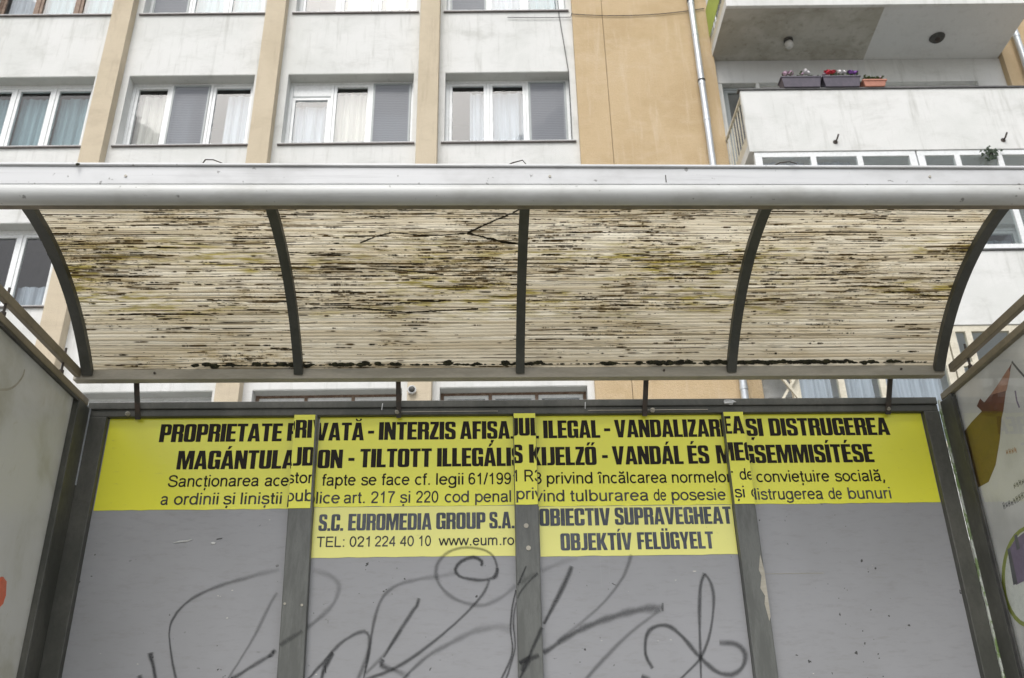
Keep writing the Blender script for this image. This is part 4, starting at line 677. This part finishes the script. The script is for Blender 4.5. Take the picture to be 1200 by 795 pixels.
def heavy(word):
    cu = bpy.data.curves.new('t', 'CURVE'); cu.dimensions = '2D'; cu.fill_mode = 'BOTH'; x = 0
    for chh in word:
        wd, loops = GL[chh]
        for lp_ in loops:
            pts = rp(lp_); sp = cu.splines.new('POLY'); sp.points.add(len(pts) - 1); sp.use_cyclic_u = True
            for q, p in zip(sp.points, pts): q.co = (p[0] + x, p[1], 0, 1)
        x += wd + .03
    return cu, x - .03, 1.0
def ell(cx, cy, rx, ry, a0, a1, n=14):
    return [(cx + rx * math.cos(math.radians(a0 + (a1 - a0) * k / n)), cy + ry * math.sin(math.radians(a0 + (a1 - a0) * k / n))) for k in range(n + 1)]
def smooth(p, n=5):
    o = []
    for i in range(len(p) - 1):
        q = [Vector(p[max(i - 1, 0)]), Vector(p[i]), Vector(p[i + 1]), Vector(p[min(i + 2, len(p) - 1)])]
        for k in range(n):
            t = k / n; o.append(tuple(.5 * (2 * q[1] + (q[2] - q[0]) * t + (2 * q[0] - 5 * q[1] + 4 * q[2] - q[3]) * t * t + (3 * q[1] - q[0] - 3 * q[2] + q[3]) * t ** 3)))
    return o + [tuple(p[-1])]
SG = {   # plain sans as pen strokes: advance, list of centre lines (cap height .716, x height .52)
 'o': (.50, [ell(.25, .26, .19, .225, 0, 360, 22)]),
 'c': (.45, [ell(.245, .26, .185, .225, 48, 312, 18)]),
 'e': (.50, [[(.06, .275), (.44, .275)] , ell(.25, .26, .19, .225, 2, 322, 20)]),
 'a': (.50, [smooth([(.08, .385), (.13, .465), (.25, .487), (.36, .45), (.39, .36), (.39, .12), (.43, .0)]), smooth([(.39, .29), (.28, .275), (.13, .245), (.075, .15), (.12, .055), (.21, .033), (.32, .07), (.39, .16)])]),
 'd': (.52, [ell(.24, .26, .18, .225, 0, 360, 20), [(.425, 0), (.425, .716)]]),
 'b': (.52, [ell(.28, .26, .18, .225, 0, 360, 20), [(.095, 0), (.095, .716)]]),
 'p': (.52, [ell(.28, .26, .18, .225, 0, 360, 20), [(.095, -.20), (.095, .52)]]),
 'g': (.52, [ell(.24, .26, .18, .225, 0, 360, 20), smooth([(.425, .52), (.425, .0), (.39, -.12), (.25, -.165), (.12, -.14), (.075, -.06)])]),
 'n': (.50, [[(.095, 0), (.095, .52)], smooth([(.095, .34), (.15, .45), (.26, .487), (.37, .44), (.40, .33), (.40, 0)])]),
 'm': (.78, [[(.095, 0), (.095, .52)], smooth([(.095, .36), (.14, .45), (.24, .487), (.34, .45), (.37, .35), (.37, 0)]), smooth([(.37, .34), (.42, .45), (.52, .487), (.62, .45), (.65, .35), (.65, 0)])]),
 'u': (.50, [[(.405, 0), (.405, .52)], smooth([(.10, .52), (.10, .18), (.13, .07), (.23, .033), (.34, .07), (.405, .18)])]),
 'r': (.32, [[(.095, 0), (.095, .52)], smooth([(.095, .32), (.14, .44), (.21, .48), (.30, .47)])]),
 's': (.45, [smooth([(.385, .385), (.33, .465), (.22, .487), (.11, .455), (.085, .375), (.14, .305), (.25, .272), (.36, .235), (.395, .14), (.34, .055), (.225, .033), (.11, .055), (.06, .145)])]),
 'i': (.20, [[(.095, 0), (.095, .52)], [(.095, .63), (.095, .716)]]),
 'l': (.20, [[(.095, 0), (.095, .716)]]),
 't': (.27, [smooth([(.135, .66), (.135, .12), (.17, .05), (.255, .045)]), [(.03, .48), (.25, .48)]]),
 'f': (.27, [smooth([(.13, 0), (.13, .56), (.165, .66), (.275, .675)]), [(.03, .48), (.25, .48)]]),
 'v': (.46, [[(.035, .52), (.23, .02)], [(.23, .02), (.425, .52)]]),
 'w': (.68, [[(.03, .52), (.18, .02)], [(.18, .02), (.34, .50)], [(.34, .50), (.50, .02)], [(.50, .02), (.65, .52)]]),
 'R': (.66, [[(.11, 0), (.11, .716)], [(.11, .674), (.36, .674)] + ell(.37, .505, .165, .169, 90, -90, 10) + [(.11, .336)], [(.38, .33), (.58, 0)]]),
 'S': (.62, [smooth([(.535, .50), (.47, .63), (.31, .68), (.15, .635), (.10, .53), (.16, .43), (.33, .37), (.50, .31), (.55, .19), (.48, .075), (.32, .035), (.14, .08), (.07, .22)])]),
 'T': (.58, [[(.29, 0), (.29, .674)], [(.02, .674), (.56, .674)]]),
 'E': (.60, [[(.11, 0), (.11, .716)], [(.11, .674), (.55, .674)], [(.11, .37), (.52, .37)], [(.11, .042), (.56, .042)]]),
 'L': (.52, [[(.10, 0), (.10, .716)], [(.10, .042), (.49, .042)]]),
 '0': (.52, [ell(.26, .355, .185, .325, 0, 360, 22)]),
 '1': (.52, [[(.30, 0), (.30, .716)], smooth([(.30, .66), (.22, .57), (.12, .51)])]),
 '2': (.52, [smooth([(.08, .50), (.11, .62), (.25, .68), (.39, .63), (.435, .51), (.37, .36), (.20, .20), (.085, .045)]), [(.06, .042), (.46, .042)]]),
 '3': (.52, [smooth([(.075, .54), (.13, .65), (.25, .68), (.37, .63), (.41, .52), (.35, .41), (.22, .375)]), smooth([(.22, .375), (.37, .345), (.44, .215), (.38, .085), (.25, .035), (.12, .08), (.065, .19)])]),
 '4': (.52, [[(.37, 0), (.37, .70)], [(.37, .68), (.06, .20)], [(.04, .205), (.48, .205)]]),
 '6': (.52, [ell(.265, .225, .175, .19, 0, 360, 18), smooth([(.42, .56), (.36, .66), (.25, .68), (.13, .60), (.085, .42), (.09, .22)])]),
 '7': (.52, [[(.05, .674), (.46, .674)], smooth([(.44, .66), (.30, .45), (.22, .22), (.195, 0)])]),
 '9': (.52, [ell(.255, .49, .175, .19, 0, 360, 18), smooth([(.10, .15), (.15, .055), (.26, .035), (.38, .11), (.435, .29), (.43, .49)])]),
 '/': (.28, [[(.03, -.01), (.25, .73)]]), '.': (.26, [[(.13, 0), (.13, .095)]]), ',': (.26, [[(.13, .095), (.13, 0)], [(.13, .02), (.09, -.12)]]),
 ':': (.28, [[(.14, 0), (.14, .095)], [(.14, .42), (.14, .515)]])}
SG['ă'] = (.50, SG['a'][1] + [smooth([(.12, .73), (.17, .65), (.25, .625), (.33, .65), (.38, .73)])])
SG['ș'] = (.45, SG['s'][1] + [[(.235, -.08), (.19, -.22)]]); SG['ț'] = (.27, SG['t'][1] + [[(.16, -.08), (.12, -.22)]])
SG['î'] = (.24, [[(.115, 0), (.115, .52)], [(.0, .60), (.115, .71)], [(.115, .71), (.23, .60)]])
def regular(word):
    bm = bmesh.new(); x = 0; hw = .049; k = 0
    for chh in word:
        adv, st = SG[chh]
        for pl_ in st:
            p = [Vector(q) for q in pl_]; n = len(p); L_ = []; Rr = []; k += 1; closed = (p[0] - p[-1]).length < 1e-4
            for i in range(n):
                a = p[i] - p[i - 1] if i else (p[0] - p[-2] if closed else p[1] - p[0]); b4 = p[i + 1] - p[i] if i < n - 1 else (p[1] - p[0] if closed else p[-1] - p[-2])
                a = a.normalized(); b4 = b4.normalized(); t = (a + b4).normalized(); nn = Vector((-t.y, t.x)) * hw / max(.6, t.dot(a))
                L_.append(bm.verts.new((p[i].x + x - nn.x, p[i].y - nn.y, k * .0015))); Rr.append(bm.verts.new((p[i].x + x + nn.x, p[i].y + nn.y, k * .0015)))
            for i in range(n - 1): bm.faces.new((L_[i], L_[i + 1], Rr[i + 1], Rr[i]))
        x += adv
    return bm, None, .716
def to_bm(cu):
    if isinstance(cu, bmesh.types.BMesh): return cu
    o = bpy.data.objects.new('t', cu); C.objects.link(o)
    me = bpy.data.meshes.new_from_object(o.evaluated_get(bpy.context.evaluated_depsgraph_get()))
    bpy.data.objects.remove(o); bm = bmesh.new(); bm.from_mesh(me); bpy.data.meshes.remove(me); return bm
LINEZ = {'l1': (2.2205, .0665, .0028), 'l2': (2.1205, .0675, .0028), 'l3': (2.0590, .0415, -.0010), 'l4': (1.9965, .0410, -.0010), 'l5': (1.8995, .0570, .004), 'l6': (1.8475, .0350, 0), 'l7': (1.9055, .0600, .004), 'l8': (1.8215, .0580, .004)}
words = []   # (line, bmesh in x,z)
bpy.context.view_layer.update()
for ln, (kind, lst) in WORDS.items():
    z0, caph, sl_ = LINEZ[ln]
    for wd, xa, xb in lst:
        cu, wid, ch_ = heavy(wd) if kind == 'B' else regular(wd)
        bm = to_bm(cu); xs = [v.co.x for v in bm.verts]; mn, mx = min(xs), max(xs)
        for v in bm.verts:
            x = xa + (v.co.x - mn) / (mx - mn) * (xb - xa); z = z0 + sl_ * (xa + 1.1) + v.co.y / ch_ * caph
            v.co = (x, -v.co.z * .01, z)
        words.append((ln, bm))
def clip(bm, x0, x1, z0, z1):
    b2_ = bm.copy()
    for co_, no in (((x0, 0, 0), (-1, 0, 0)), ((x1, 0, 0), (1, 0, 0)), ((0, 0, z0), (0, 0, -1)), ((0, 0, z1), (0, 0, 1))):
        bmesh.ops.bisect_plane(b2_, geom=b2_.verts[:] + b2_.edges[:] + b2_.faces[:], plane_co=co_, plane_no=no, clear_outer=True)
    return b2_
YP = YF + .0252; YQ = YF - .0042
SHEETS = [ # x0,x1,z0,z1,y,mat,lines
 (-1.312, -.6555, 1.979, 2.3085, YP, 'yellow', ('l1', 'l2', 'l3', 'l4')),
 (-.656, -.583, 1.972, 2.3075, YQ, 'yellow', ('l1', 'l2', 'l3', 'l4')),
 (-.5785, .1035, 1.984, 2.3085, YP, 'yellow', ('l1', 'l2', 'l3', 'l4')),
 (-.5745, .1030, 1.812, 1.9825, YP, 'yellow2', ('l5', 'l6')),
 (.1055, .1815, 1.977, 2.3075, YQ, 'yellow', ('l1', 'l2', 'l3', 'l4')),
 (.1835, .8495, 1.979, 2.3085, YP, 'yellow', ('l1', 'l2', 'l3', 'l4')),
 (.1865, .8485, 1.808, 1.9775, YP, 'yellow2', ('l7', 'l8')),
 (.8515, .9215, 1.972, 2.3075, YQ, 'yellow', ('l1', 'l2', 'l3', 'l4')),
 (.9225, 1.576, 1.979, 2.3085, YP, 'yellow', ('l1', 'l2', 'l3', 'l4'))]
INK = {'l1': 'ink', 'l2': 'ink', 'l3': 'ink', 'l4': 'ink2', 'l5': 'ink3', 'l6': 'ink2', 'l7': 'ink3', 'l8': 'ink3'}
for (x0, x1, z0, z1, y, mt, lines) in SHEETS:
    rnd = random.Random(int(x0 * 1000)); sm = MB(); nx = max(2, int((x1 - x0) / .03)); bot = []
    def front(x, z, f): return (x, y - .0006 * f, z)
    for i in range(nx + 1):
        x = x0 + (x1 - x0) * i / nx; bot.append((x, z0 + rnd.uniform(-.0012, .0012)))
    n = 0; sm.v = []
    for x, z in bot: sm.v += [(x, y - .0006, z), (x, y - .0006, z1), (x, y, z), (x, y, z1)]
    for i in range(nx):
        a = 4 * i; b4 = a + 4; sm.f += [(a, b4, b4 + 1, a + 1), (a + 2, a + 3, b4 + 3, b4 + 2), (a, a + 2, b4 + 2, b4), (a + 1, b4 + 1, b4 + 3, a + 3)]
    sm.f += [(0, 1, 3, 2), (4 * nx, 4 * nx + 2, 4 * nx + 3, 4 * nx + 1)]
    so_ = sm.build('notice_sticker', M[mt], sh)
    if x0 == -.656: lean(so_.data)
    for ln in lines:
        acc = bmesh.new(); cnt = 0
        for l2, bm in words:
            if l2 != ln: continue
            xs = [v.co.x for v in bm.verts]
            if max(xs) < x0 or min(xs) > x1: continue
            c2 = clip(bm, x0 + .0005, x1 - .0005, z0 + .001, z1 - .001)
            if len(c2.faces):
                me = bpy.data.meshes.new('t'); c2.to_mesh(me); acc.from_mesh(me); bpy.data.meshes.remove(me); cnt += 1
            c2.free()
        if cnt:
            for v in acc.verts: v.co.y += y - .0011
            me = bpy.data.meshes.new('lettering'); acc.to_mesh(me)
            if x0 == -.656: lean(me)
            me.materials.append(M[INK[ln]])
            o = bpy.data.objects.new('lettering', me); C.objects.link(o); o.parent = so_
        acc.free()

# graffiti: thin sprayed lines lying on panels and posts
for (pts, w0, w1, a0, a1) in SPRAY:
    runs = []; cur = []
    for i, (x, z, on) in enumerate(pts):
        if cur and on != cur[-1][2]:
            if len(cur) > 1: runs.append(cur)
            cur = []
        cur.append((x, z, on, i / max(1, len(pts) - 1)))
    if len(cur) > 1: runs.append(cur)
    v = []; f = []; uvs = []
    for r in runs:
        n = len(v)
        for i, (x, z, on, t) in enumerate(r):
            q0, q1 = r[max(i - 1, 0)], r[min(i + 1, len(r) - 1)]
            d = Vector((q1[0] - q0[0], q1[1] - q0[1])); d = d.normalized() if d.length > 1e-6 else Vector((1, 0)); nn = Vector((-d.y, d.x))
            hw = (w0 + (w1 - w0) * t) * (.70 + .12 * math.sin(i * .7 + x * 40)); al = 1.1 * (a0 + (a1 - a0) * t)
            y = (YF - .0056) if on else (YF + .0232)
            y -= .00001 * (SPRAY.index((pts, w0, w1, a0, a1)))
            if t < .03 or t > .97: al *= .8
            for sg, vv in ((-1, 0), (1, 1)): v.append((x + nn.x * hw * sg, y, z + nn.y * hw * sg)); uvs.append((al, vv))
            if i: k = n + 2 * i; f.append((k - 2, k, k + 1, k - 1))
    if not f: continue
    me = bpy.data.meshes.new('spray_line'); me.from_pydata(v, [], f); ul = me.uv_layers.new(name='UVMap')
    for l in me.loops: ul.data[l.index].uv = uvs[l.vertex_index]
    me.materials.append(M['spray']); o = bpy.data.objects.new('spray_line', me); C.objects.link(o); o.parent = sh

# back roof rail
MB().box(-1.405, 1.625, 2.955, 2.990, 2.398, 2.436).box(-1.405, 1.625, 2.962, 2.996, 2.436, 2.446).build('roof_rail', M['rail'], sh, .002)
for x in (-1.21, -.30, .578, 1.455):
    MB().bar((x - .006 * (x > 0), YF + .01, 2.30), (x, 2.975, 2.475), .017, .008).build('hanger', M['rod'], sh)
for x in (-1.13, .63, 1.47): MB().tube([(x, 2.953, 2.42), (x, 2.949, 2.42)], .004, 8).build('bolt', M['rod'], sh)
# ribs
CY, CZ_, RR = 2.313, 1.835, .856
def arc(th, r): return (CY + r * math.sin(th), CZ_ + r * math.cos(th))
RX = [-1.357, -.638, .127, .867, 1.604]; RW = [.034, .030, .030, .032, .034]
T0, T1 = -.02, .835
for x, wd in zip(RX, RW):
    m = MB(); n = 28; k = 0
    for i in range(n + 1):
        th = T0 + (T1 - T0) * i / n
        for xx, r in ((x - wd / 2, RR), (x + wd / 2, RR), (x + wd / 2, RR + .022), (x - wd / 2, RR + .022)):
            yy, zz_ = arc(th, r); m.v.append((xx, yy, zz_))
    for i in range(n):
        for j in range(4): m.f.append((4 * i + j, 4 * i + (j + 1) % 4, 4 * i + 4 + (j + 1) % 4, 4 * i + 4 + j))
    m.f += [(0, 1, 2, 3), (4 * n, 4 * n + 3, 4 * n + 2, 4 * n + 1)]
    m.build('rib', M['rib'], sh, smooth=True)
# fluted sheets
def roof_sheet(x0, x1):
    v = []; f = []; uv = []; RS = .8825; per = .0122; n = int(.86 * RS / per) * 4
    xs = [x0 + (x1 - x0) * i / 6 for i in range(7)]
    for i in range(n + 1):
        s2 = i / 4 * per; th = T0 - .01 + s2 / RS; r = RS + (.0011 if i % 4 in (1, 2) else -.0003)
        yy, zz_ = arc(th, r)
        for x in xs: v.append((x, yy, zz_ + .0015 * math.sin(x * 9 + s2 * 20))); uv.append((x, s2))
    k = len(xs)
    for i in range(n):
        for j in range(k - 1): f.append((i * k + j, i * k + j + 1, (i + 1) * k + j + 1, (i + 1) * k + j))
    me = bpy.data.meshes.new('roof_sheet'); me.from_pydata(v, [], f); ul = me.uv_layers.new(name='UVMap')
    for l in me.loops: ul.data[l.index].uv = uv[l.vertex_index]
    me.materials.append(M['roof']); o = bpy.data.objects.new('roof_sheet', me); C.objects.link(o); o.parent = sh
for i in range(4): roof_sheet(RX[i] - .001 if i else RX[0] - .016, RX[i + 1] - .003 if i < 3 else RX[4] + .016)
# dirt trails hanging under the sheet
def trail(pts, w):
    v = []; f = []; uv = []; dense = []
    for i in range(len(pts) - 1):
        for k in range(6): t = k / 6; dense.append((pts[i][0] + (pts[i + 1][0] - pts[i][0]) * t, pts[i][1] + (pts[i + 1][1] - pts[i][1]) * t))
    dense.append(pts[-1]); n = len(dense)
    for i, (x, th) in enumerate(dense):
        a, b4 = dense[max(i - 1, 0)], dense[min(i + 1, n - 1)]; d = Vector((b4[0] - a[0], (b4[1] - a[1]) * .87)).normalized(); nn = Vector((-d.y, d.x))
        hw = w * random.uniform(.6, 1.3)
        for sg in (-1, 1):
            yy, zz_ = arc(th + nn.y * hw * sg / .87, .8790); v.append((x + nn.x * hw * sg, yy, zz_)); uv.append((i / n, (sg + 1) / 2))
        if i: k = 2 * i; f.append((k - 2, k, k + 1, k - 1))
    me = bpy.data.meshes.new('dirt_trail'); me.from_pydata(v, [], f); ul = me.uv_layers.new(name='UVMap')
    for l in me.loops: ul.data[l.index].uv = uv[l.vertex_index]
    me.materials.append(M['stain']); o = bpy.data.objects.new('dirt_trail', me); C.objects.link(o); o.parent = sh
for i, t in enumerate(TRAIL): trail(t, [.006, .0045, .007, .003, .003, .004, .0035][i])
# moss lying in the angle of sheet and rail
m = MB(); random.seed(11)
for x in MOSSX:
    for k in range(random.randint(3, 7)):
        m.blob((x + random.gauss(0, .022), 2.945 + random.uniform(-.004, .006), 2.446 + random.uniform(-.003, .006)), random.uniform(.005, .0095), 2, .3, (1.7, .7, .8))
x = -.95
while x < 1.58:
    m.blob((x, 2.947, 2.444), random.uniform(.002, .0055), 1, .3, (2.5, 1, .8)); x += random.uniform(.006, .03)
x = .93
while x < 1.30:
    m.blob((x, 2.945, 2.446 + random.uniform(0, .004)), random.uniform(.004, .008), 2, .3, (1.8, .8, .8)); x += random.uniform(.008, .016)
m.build('moss', M['moss'], sh, fixn=False)['kind'] = 'stuff'

# front gutter
GX0, GX1 = -2.3, 2.45
gy, gz, gr = 2.300, 2.703, .0305
prof = []
for k in range(25):
    t = math.radians(-60 + k * (300) / 24)  # around, opening at the top back
    prof.append((gy - gr * math.sin(t + math.pi * .30), gz - gr * math.cos(t + math.pi * .30)))
m = MB(); n = 36
m.tube([(GX0, gy, gz), (GX1, gy, gz)], gr, 40); m.build('gutter_pipe', M['gutter'], sh, smooth=True)
def tap(x): return .0 + (GX1 - x) / (GX1 - GX0) * .012
fp = lambda x: [(gy - .022, gz + .024), (gy - .026, gz + .074 + tap(x)), (gy - .020, gz + .0755 + tap(x)), (gy + .02, gz + .078 + tap(x)), (gy + .02, gz + .02)]
m = MB()
for x in (GX0, GX1): m.v += [(x, a, b4) for a, b4 in fp(x)]
m.f = [(j, (j + 1) % 5, 5 + (j + 1) % 5, 5 + j) for j in range(5)] + [(0, 1, 2, 3, 4), (9, 8, 7, 6, 5)]
m.build('gutter_fascia', M['gutter_top'], sh, .002)
m = MB()
for x in (GX0 + .001, GX1 - .001): m.v += [(x, a, b4 + tap(x)) for a, b4 in ((gy - .033, gz + .076), (gy - .033, gz + .083), (gy - .02, gz + .091), (gy + .03, gz + .093), (gy + .03, gz + .0762))]
m.f = [(j, (j + 1) % 5, 5 + (j + 1) % 5, 5 + j) for j in range(5)] + [(0, 1, 2, 3, 4), (9, 8, 7, 6, 5)]
m.build('gutter_lip', M['gutter_top'], sh, .002)
MB().box(GX0 + .01, GX1 - .01, gy + .014, gy + .040, gz - .024, gz - .0205).build('gutter_flange', M['beam'], sh)
MB().box(.546, .549, gy - .0245, gy - .0235, gz + .03, gz + .072).build('fascia_seam', M['lampdark'], sh)
for x in (-1.05, .2, 1.35): MB().tube([(x, gy - .0265, gz + .05), (x, gy - .0235, gz + .05)], .004, 10).build('fascia_rivet', M['rail'], sh)
# ends of twigs and wire lying on the gutter
def twig(pts, label, r=.0018):
    tag(MB().tube(pts, [r, r * 1.2, r, r * .8][:len(pts)] if len(pts) <= 4 else r, 6).build('twig', M['rod']), label, 'twig', 'twigs on the gutter')
twig([(-.842, 2.29, 2.799), (-.825, 2.275, 2.812), (-.80, 2.27, 2.808), (-.775, 2.28, 2.803)], 'short curved twig lying on the gutter, in front of the second pilaster')
twig([(.05, 2.30, 2.797), (.09, 2.28, 2.806), (.12, 2.275, 2.812), (.135, 2.29, 2.802)], 'thin bent twig lying on the middle of the gutter')
twig([(.86, 2.30, 2.796), (.90, 2.272, 2.802), (.925, 2.262, 2.798), (.945, 2.258, 2.787)], 'thin wire end hanging over the gutter under the glazed balcony')
tag(MB().blob((-1.19, 2.262, 2.785), .004, 2, .3, (1.6, 1, 1)).build('dirt_crumb', M['moss']), 'dark crumb stuck on the left part of the gutter', 'dirt')

# side walls -------------------------------------------------------
def side(sgn, X, name_pane):
    e_ = .0258 if sgn < 0 else .012
    # X = inner face; body goes outward (sgn)
    xo = X + sgn * .035; a, b4 = sorted((X, xo)); Y0_, Y1_ = 1.70, 3.025
    top = 2.362
    MB().box(*sorted((X, X + sgn * .026)), Y0_, Y1_ + .02, 2.337, top).build('side_top_rail', M['beam'], sh, .003)
    MB().box(a, b4, Y0_, 2.971, 2.3195, 2.3365).build('glazing_bead', M['frame'], sh) if 0 else None
    MB().box(a, b4, 2.972, Y1_ + .02 + e_, GZ, 2.3365).build('side_post', M['frame'], sh, .003)
    MB().box(a, b4, Y0_, Y0_ + .05, GZ, 2.3365).build('side_post', M['frame'], sh, .003)
    MB().box(a, b4, Y0_ + .05, 2.972, .40, .45).build('side_bottom_rail', M['frame'], sh, .003)
    # upper beam on stand-off bolts
    MB().box(*sorted((X + sgn * .002, X + sgn * .022)), Y0_ - .1, 2.950, 2.405, 2.435).build('upper_beam', M['beam'], sh, .003)
    for y in (1.95, 2.42, 2.83):
        MB().tube([(X + sgn * .012, y, 2.355), (X + sgn * .012, y, 2.458)], .004, 8).build('spacer_bolt', M['rod'], sh)
        MB().tube([(X + sgn * .012, y, 2.363), (X + sgn * .012, y, 2.378)], .008, 8).build('spacer_nut', M['rod'], sh)
side(-1, -1.3755, '')
side(1, 1.636, '')
MB().box(-1.404, -1.397, 1.75, 2.972, .45, 2.345).build('side_pane', M['frosted'], sh)['label'] = 'dirty greenish grey translucent side pane'
MB().box(-1.386, -1.377, 1.75, 2.972, 2.326, 2.3365).build('rubber_strip', M['wire'], sh)
# poster case on the right
px = 1.649
MB().box(px + .004, px + .010, 1.75, 2.972, .45, 2.336).build('poster_board', M['posterboard'], sh)['label'] = 'white printed poster board in the right side wall'
def poster(name, pts, mat, off):
    m = MB(); x = px + .004 - off; m.v = [(x, y, z) for y, z in pts]; m.f = [tuple(range(len(pts)))]; return m.build(name, M[mat], sh, fixn=False)
poster('poster_shape', POSTER['ochre'], 'posterochre_refl', .0006); poster('poster_shape', POSTER['red'], 'posterred', .0008)  # ochre shape carries the painted reflection of the notices
poster('poster_shape', POSTER['pinktop'], 'posterpink', .0011)
def pline(pts, w, mat, off):
    m = MB(); x = px + .004 - off
    for i in range(len(pts) - 1):
        a, b4 = Vector(pts[i]), Vector(pts[i + 1]); d = (b4 - a).normalized(); n = Vector((-d.y, d.x)) * w / 2
        m.quad((x, *(a - n)), (x, *(b4 - n)), (x, *(b4 + n)), (x, *(a + n)))
    return m.build('poster_line', M[mat], sh, fixn=False)
pline(POSTER['edge'], .008, 'posterink', .0013); pline(POSTER['stroke'], .008, 'posterviolet', .0015)
# illegible small print
for ln, wdt in zip(POSTER['lines'], (.022, .020, .016)):
    m = MB(); a, b4 = Vector(ln[0]), Vector(ln[1]); L_ = (b4 - a).length; d = (b4 - a).normalized(); n = Vector((-d.y, d.x)); k = 0; x = px + .004 - .0009
    if n.y < 0: n = -n
    while k < L_:
        h_ = wdt * random.uniform(.6, 1); p = a + d * k
        for q in range(2):
            w_ = .0035; pp = p + d * q * .007 + n * random.uniform(0, .004); m.quad((x, *pp), (x, *(pp + d * w_)), (x, *(pp + d * w_ + n * h_)), (x, *(pp + n * h_)))
        pp = p + n * h_ * .5; m.quad((x - .0002, *pp), (x - .0002, *(pp + d * .009)), (x - .0002, *(pp + d * .009 + n * .004)), (x - .0002, *(pp + n * .004)))
        k += .016
    m.build('small_print', M['posterink'] if wdt > .018 else M['posterpink'], sh, fixn=False)
poster('poster_oval', POSTER['ell'], 'posterlime', .0006); poster('poster_oval', POSTER['ell2'], 'posterwhite', .0009)
poster('poster_picture', POSTER['pic'], 'posterviolet', .0012); poster('poster_picture', POSTER['bar'], 'posterink', .0015); poster('poster_picture', POSTER['bar2'], 'posterink', .0015)
MB().box(1.6440, 1.6470, 1.75, 2.972, .45, 2.336).build('poster_pane', M['posterglass'], sh)
MB().box(1.6365, 1.6425, 2.955, 2.971, .45, 2.319).build('rubber_strip', M['wire'], sh)
# algae-flecked sealant between back frame and right side wall
m = MB(); random.seed(5)
for (xa, z1_, z0_) in ((1.6385, 2.340, .45),):
    z = z0_; 
    while z < z1_: h_ = random.uniform(.006, .016); w_ = random.uniform(.0045, .0065); m.box(xa - w_, xa + w_, 3.0585 + random.uniform(0, .004), 3.0685, z, z + h_ * 1.1); z += h_
m.build('sealant_highlight_strip', M['seal'], sh)
MB().box(-1.3752, -1.3735, 3.061, 3.0695, 2.06, 2.335).build('sealant_highlight_strip', M['pipe'], sh)  # left strip is a painted bluish highlight along the post edge
m = MB(); sm_ = SMEAR
for i in range(len(sm_) - 1):
    a5, b5 = Vector(sm_[i]), Vector(sm_[i + 1]); d5 = (b5 - a5).normalized(); n5 = Vector((-d5.y, d5.x)) * .0035
    m.quad((-1.3962, *(a5 - n5)), (-1.3962, *(b5 - n5)), (-1.3962, *(b5 + n5)), (-1.3962, *(a5 + n5)))
m.build('wiped_smear', M['rail'], sh, fixn=False)
# orange paint marks on the left pane
y0_, z0_, y1_, z1_ = 2.766, 1.646, 2.978, 1.577
def disc(name, y, z, ry, rz_, mat):
    m = MB(); m.v = [(-1.3962, y + ry * math.cos(t) * random.uniform(.85, 1.1), z + rz_ * math.sin(t) * random.uniform(.9, 1.08)) for t in [2 * math.pi * k / 20 for k in range(20)]]; m.f = [tuple(range(20))]; m.build(name, M[mat], sh, fixn=False)
disc('orange_mark', y0_ , z0_, .040, .046, 'orange'); disc('orange_mark', y1_, z1_, .006, .006, 'orange')
bpy.context.view_layer.update()
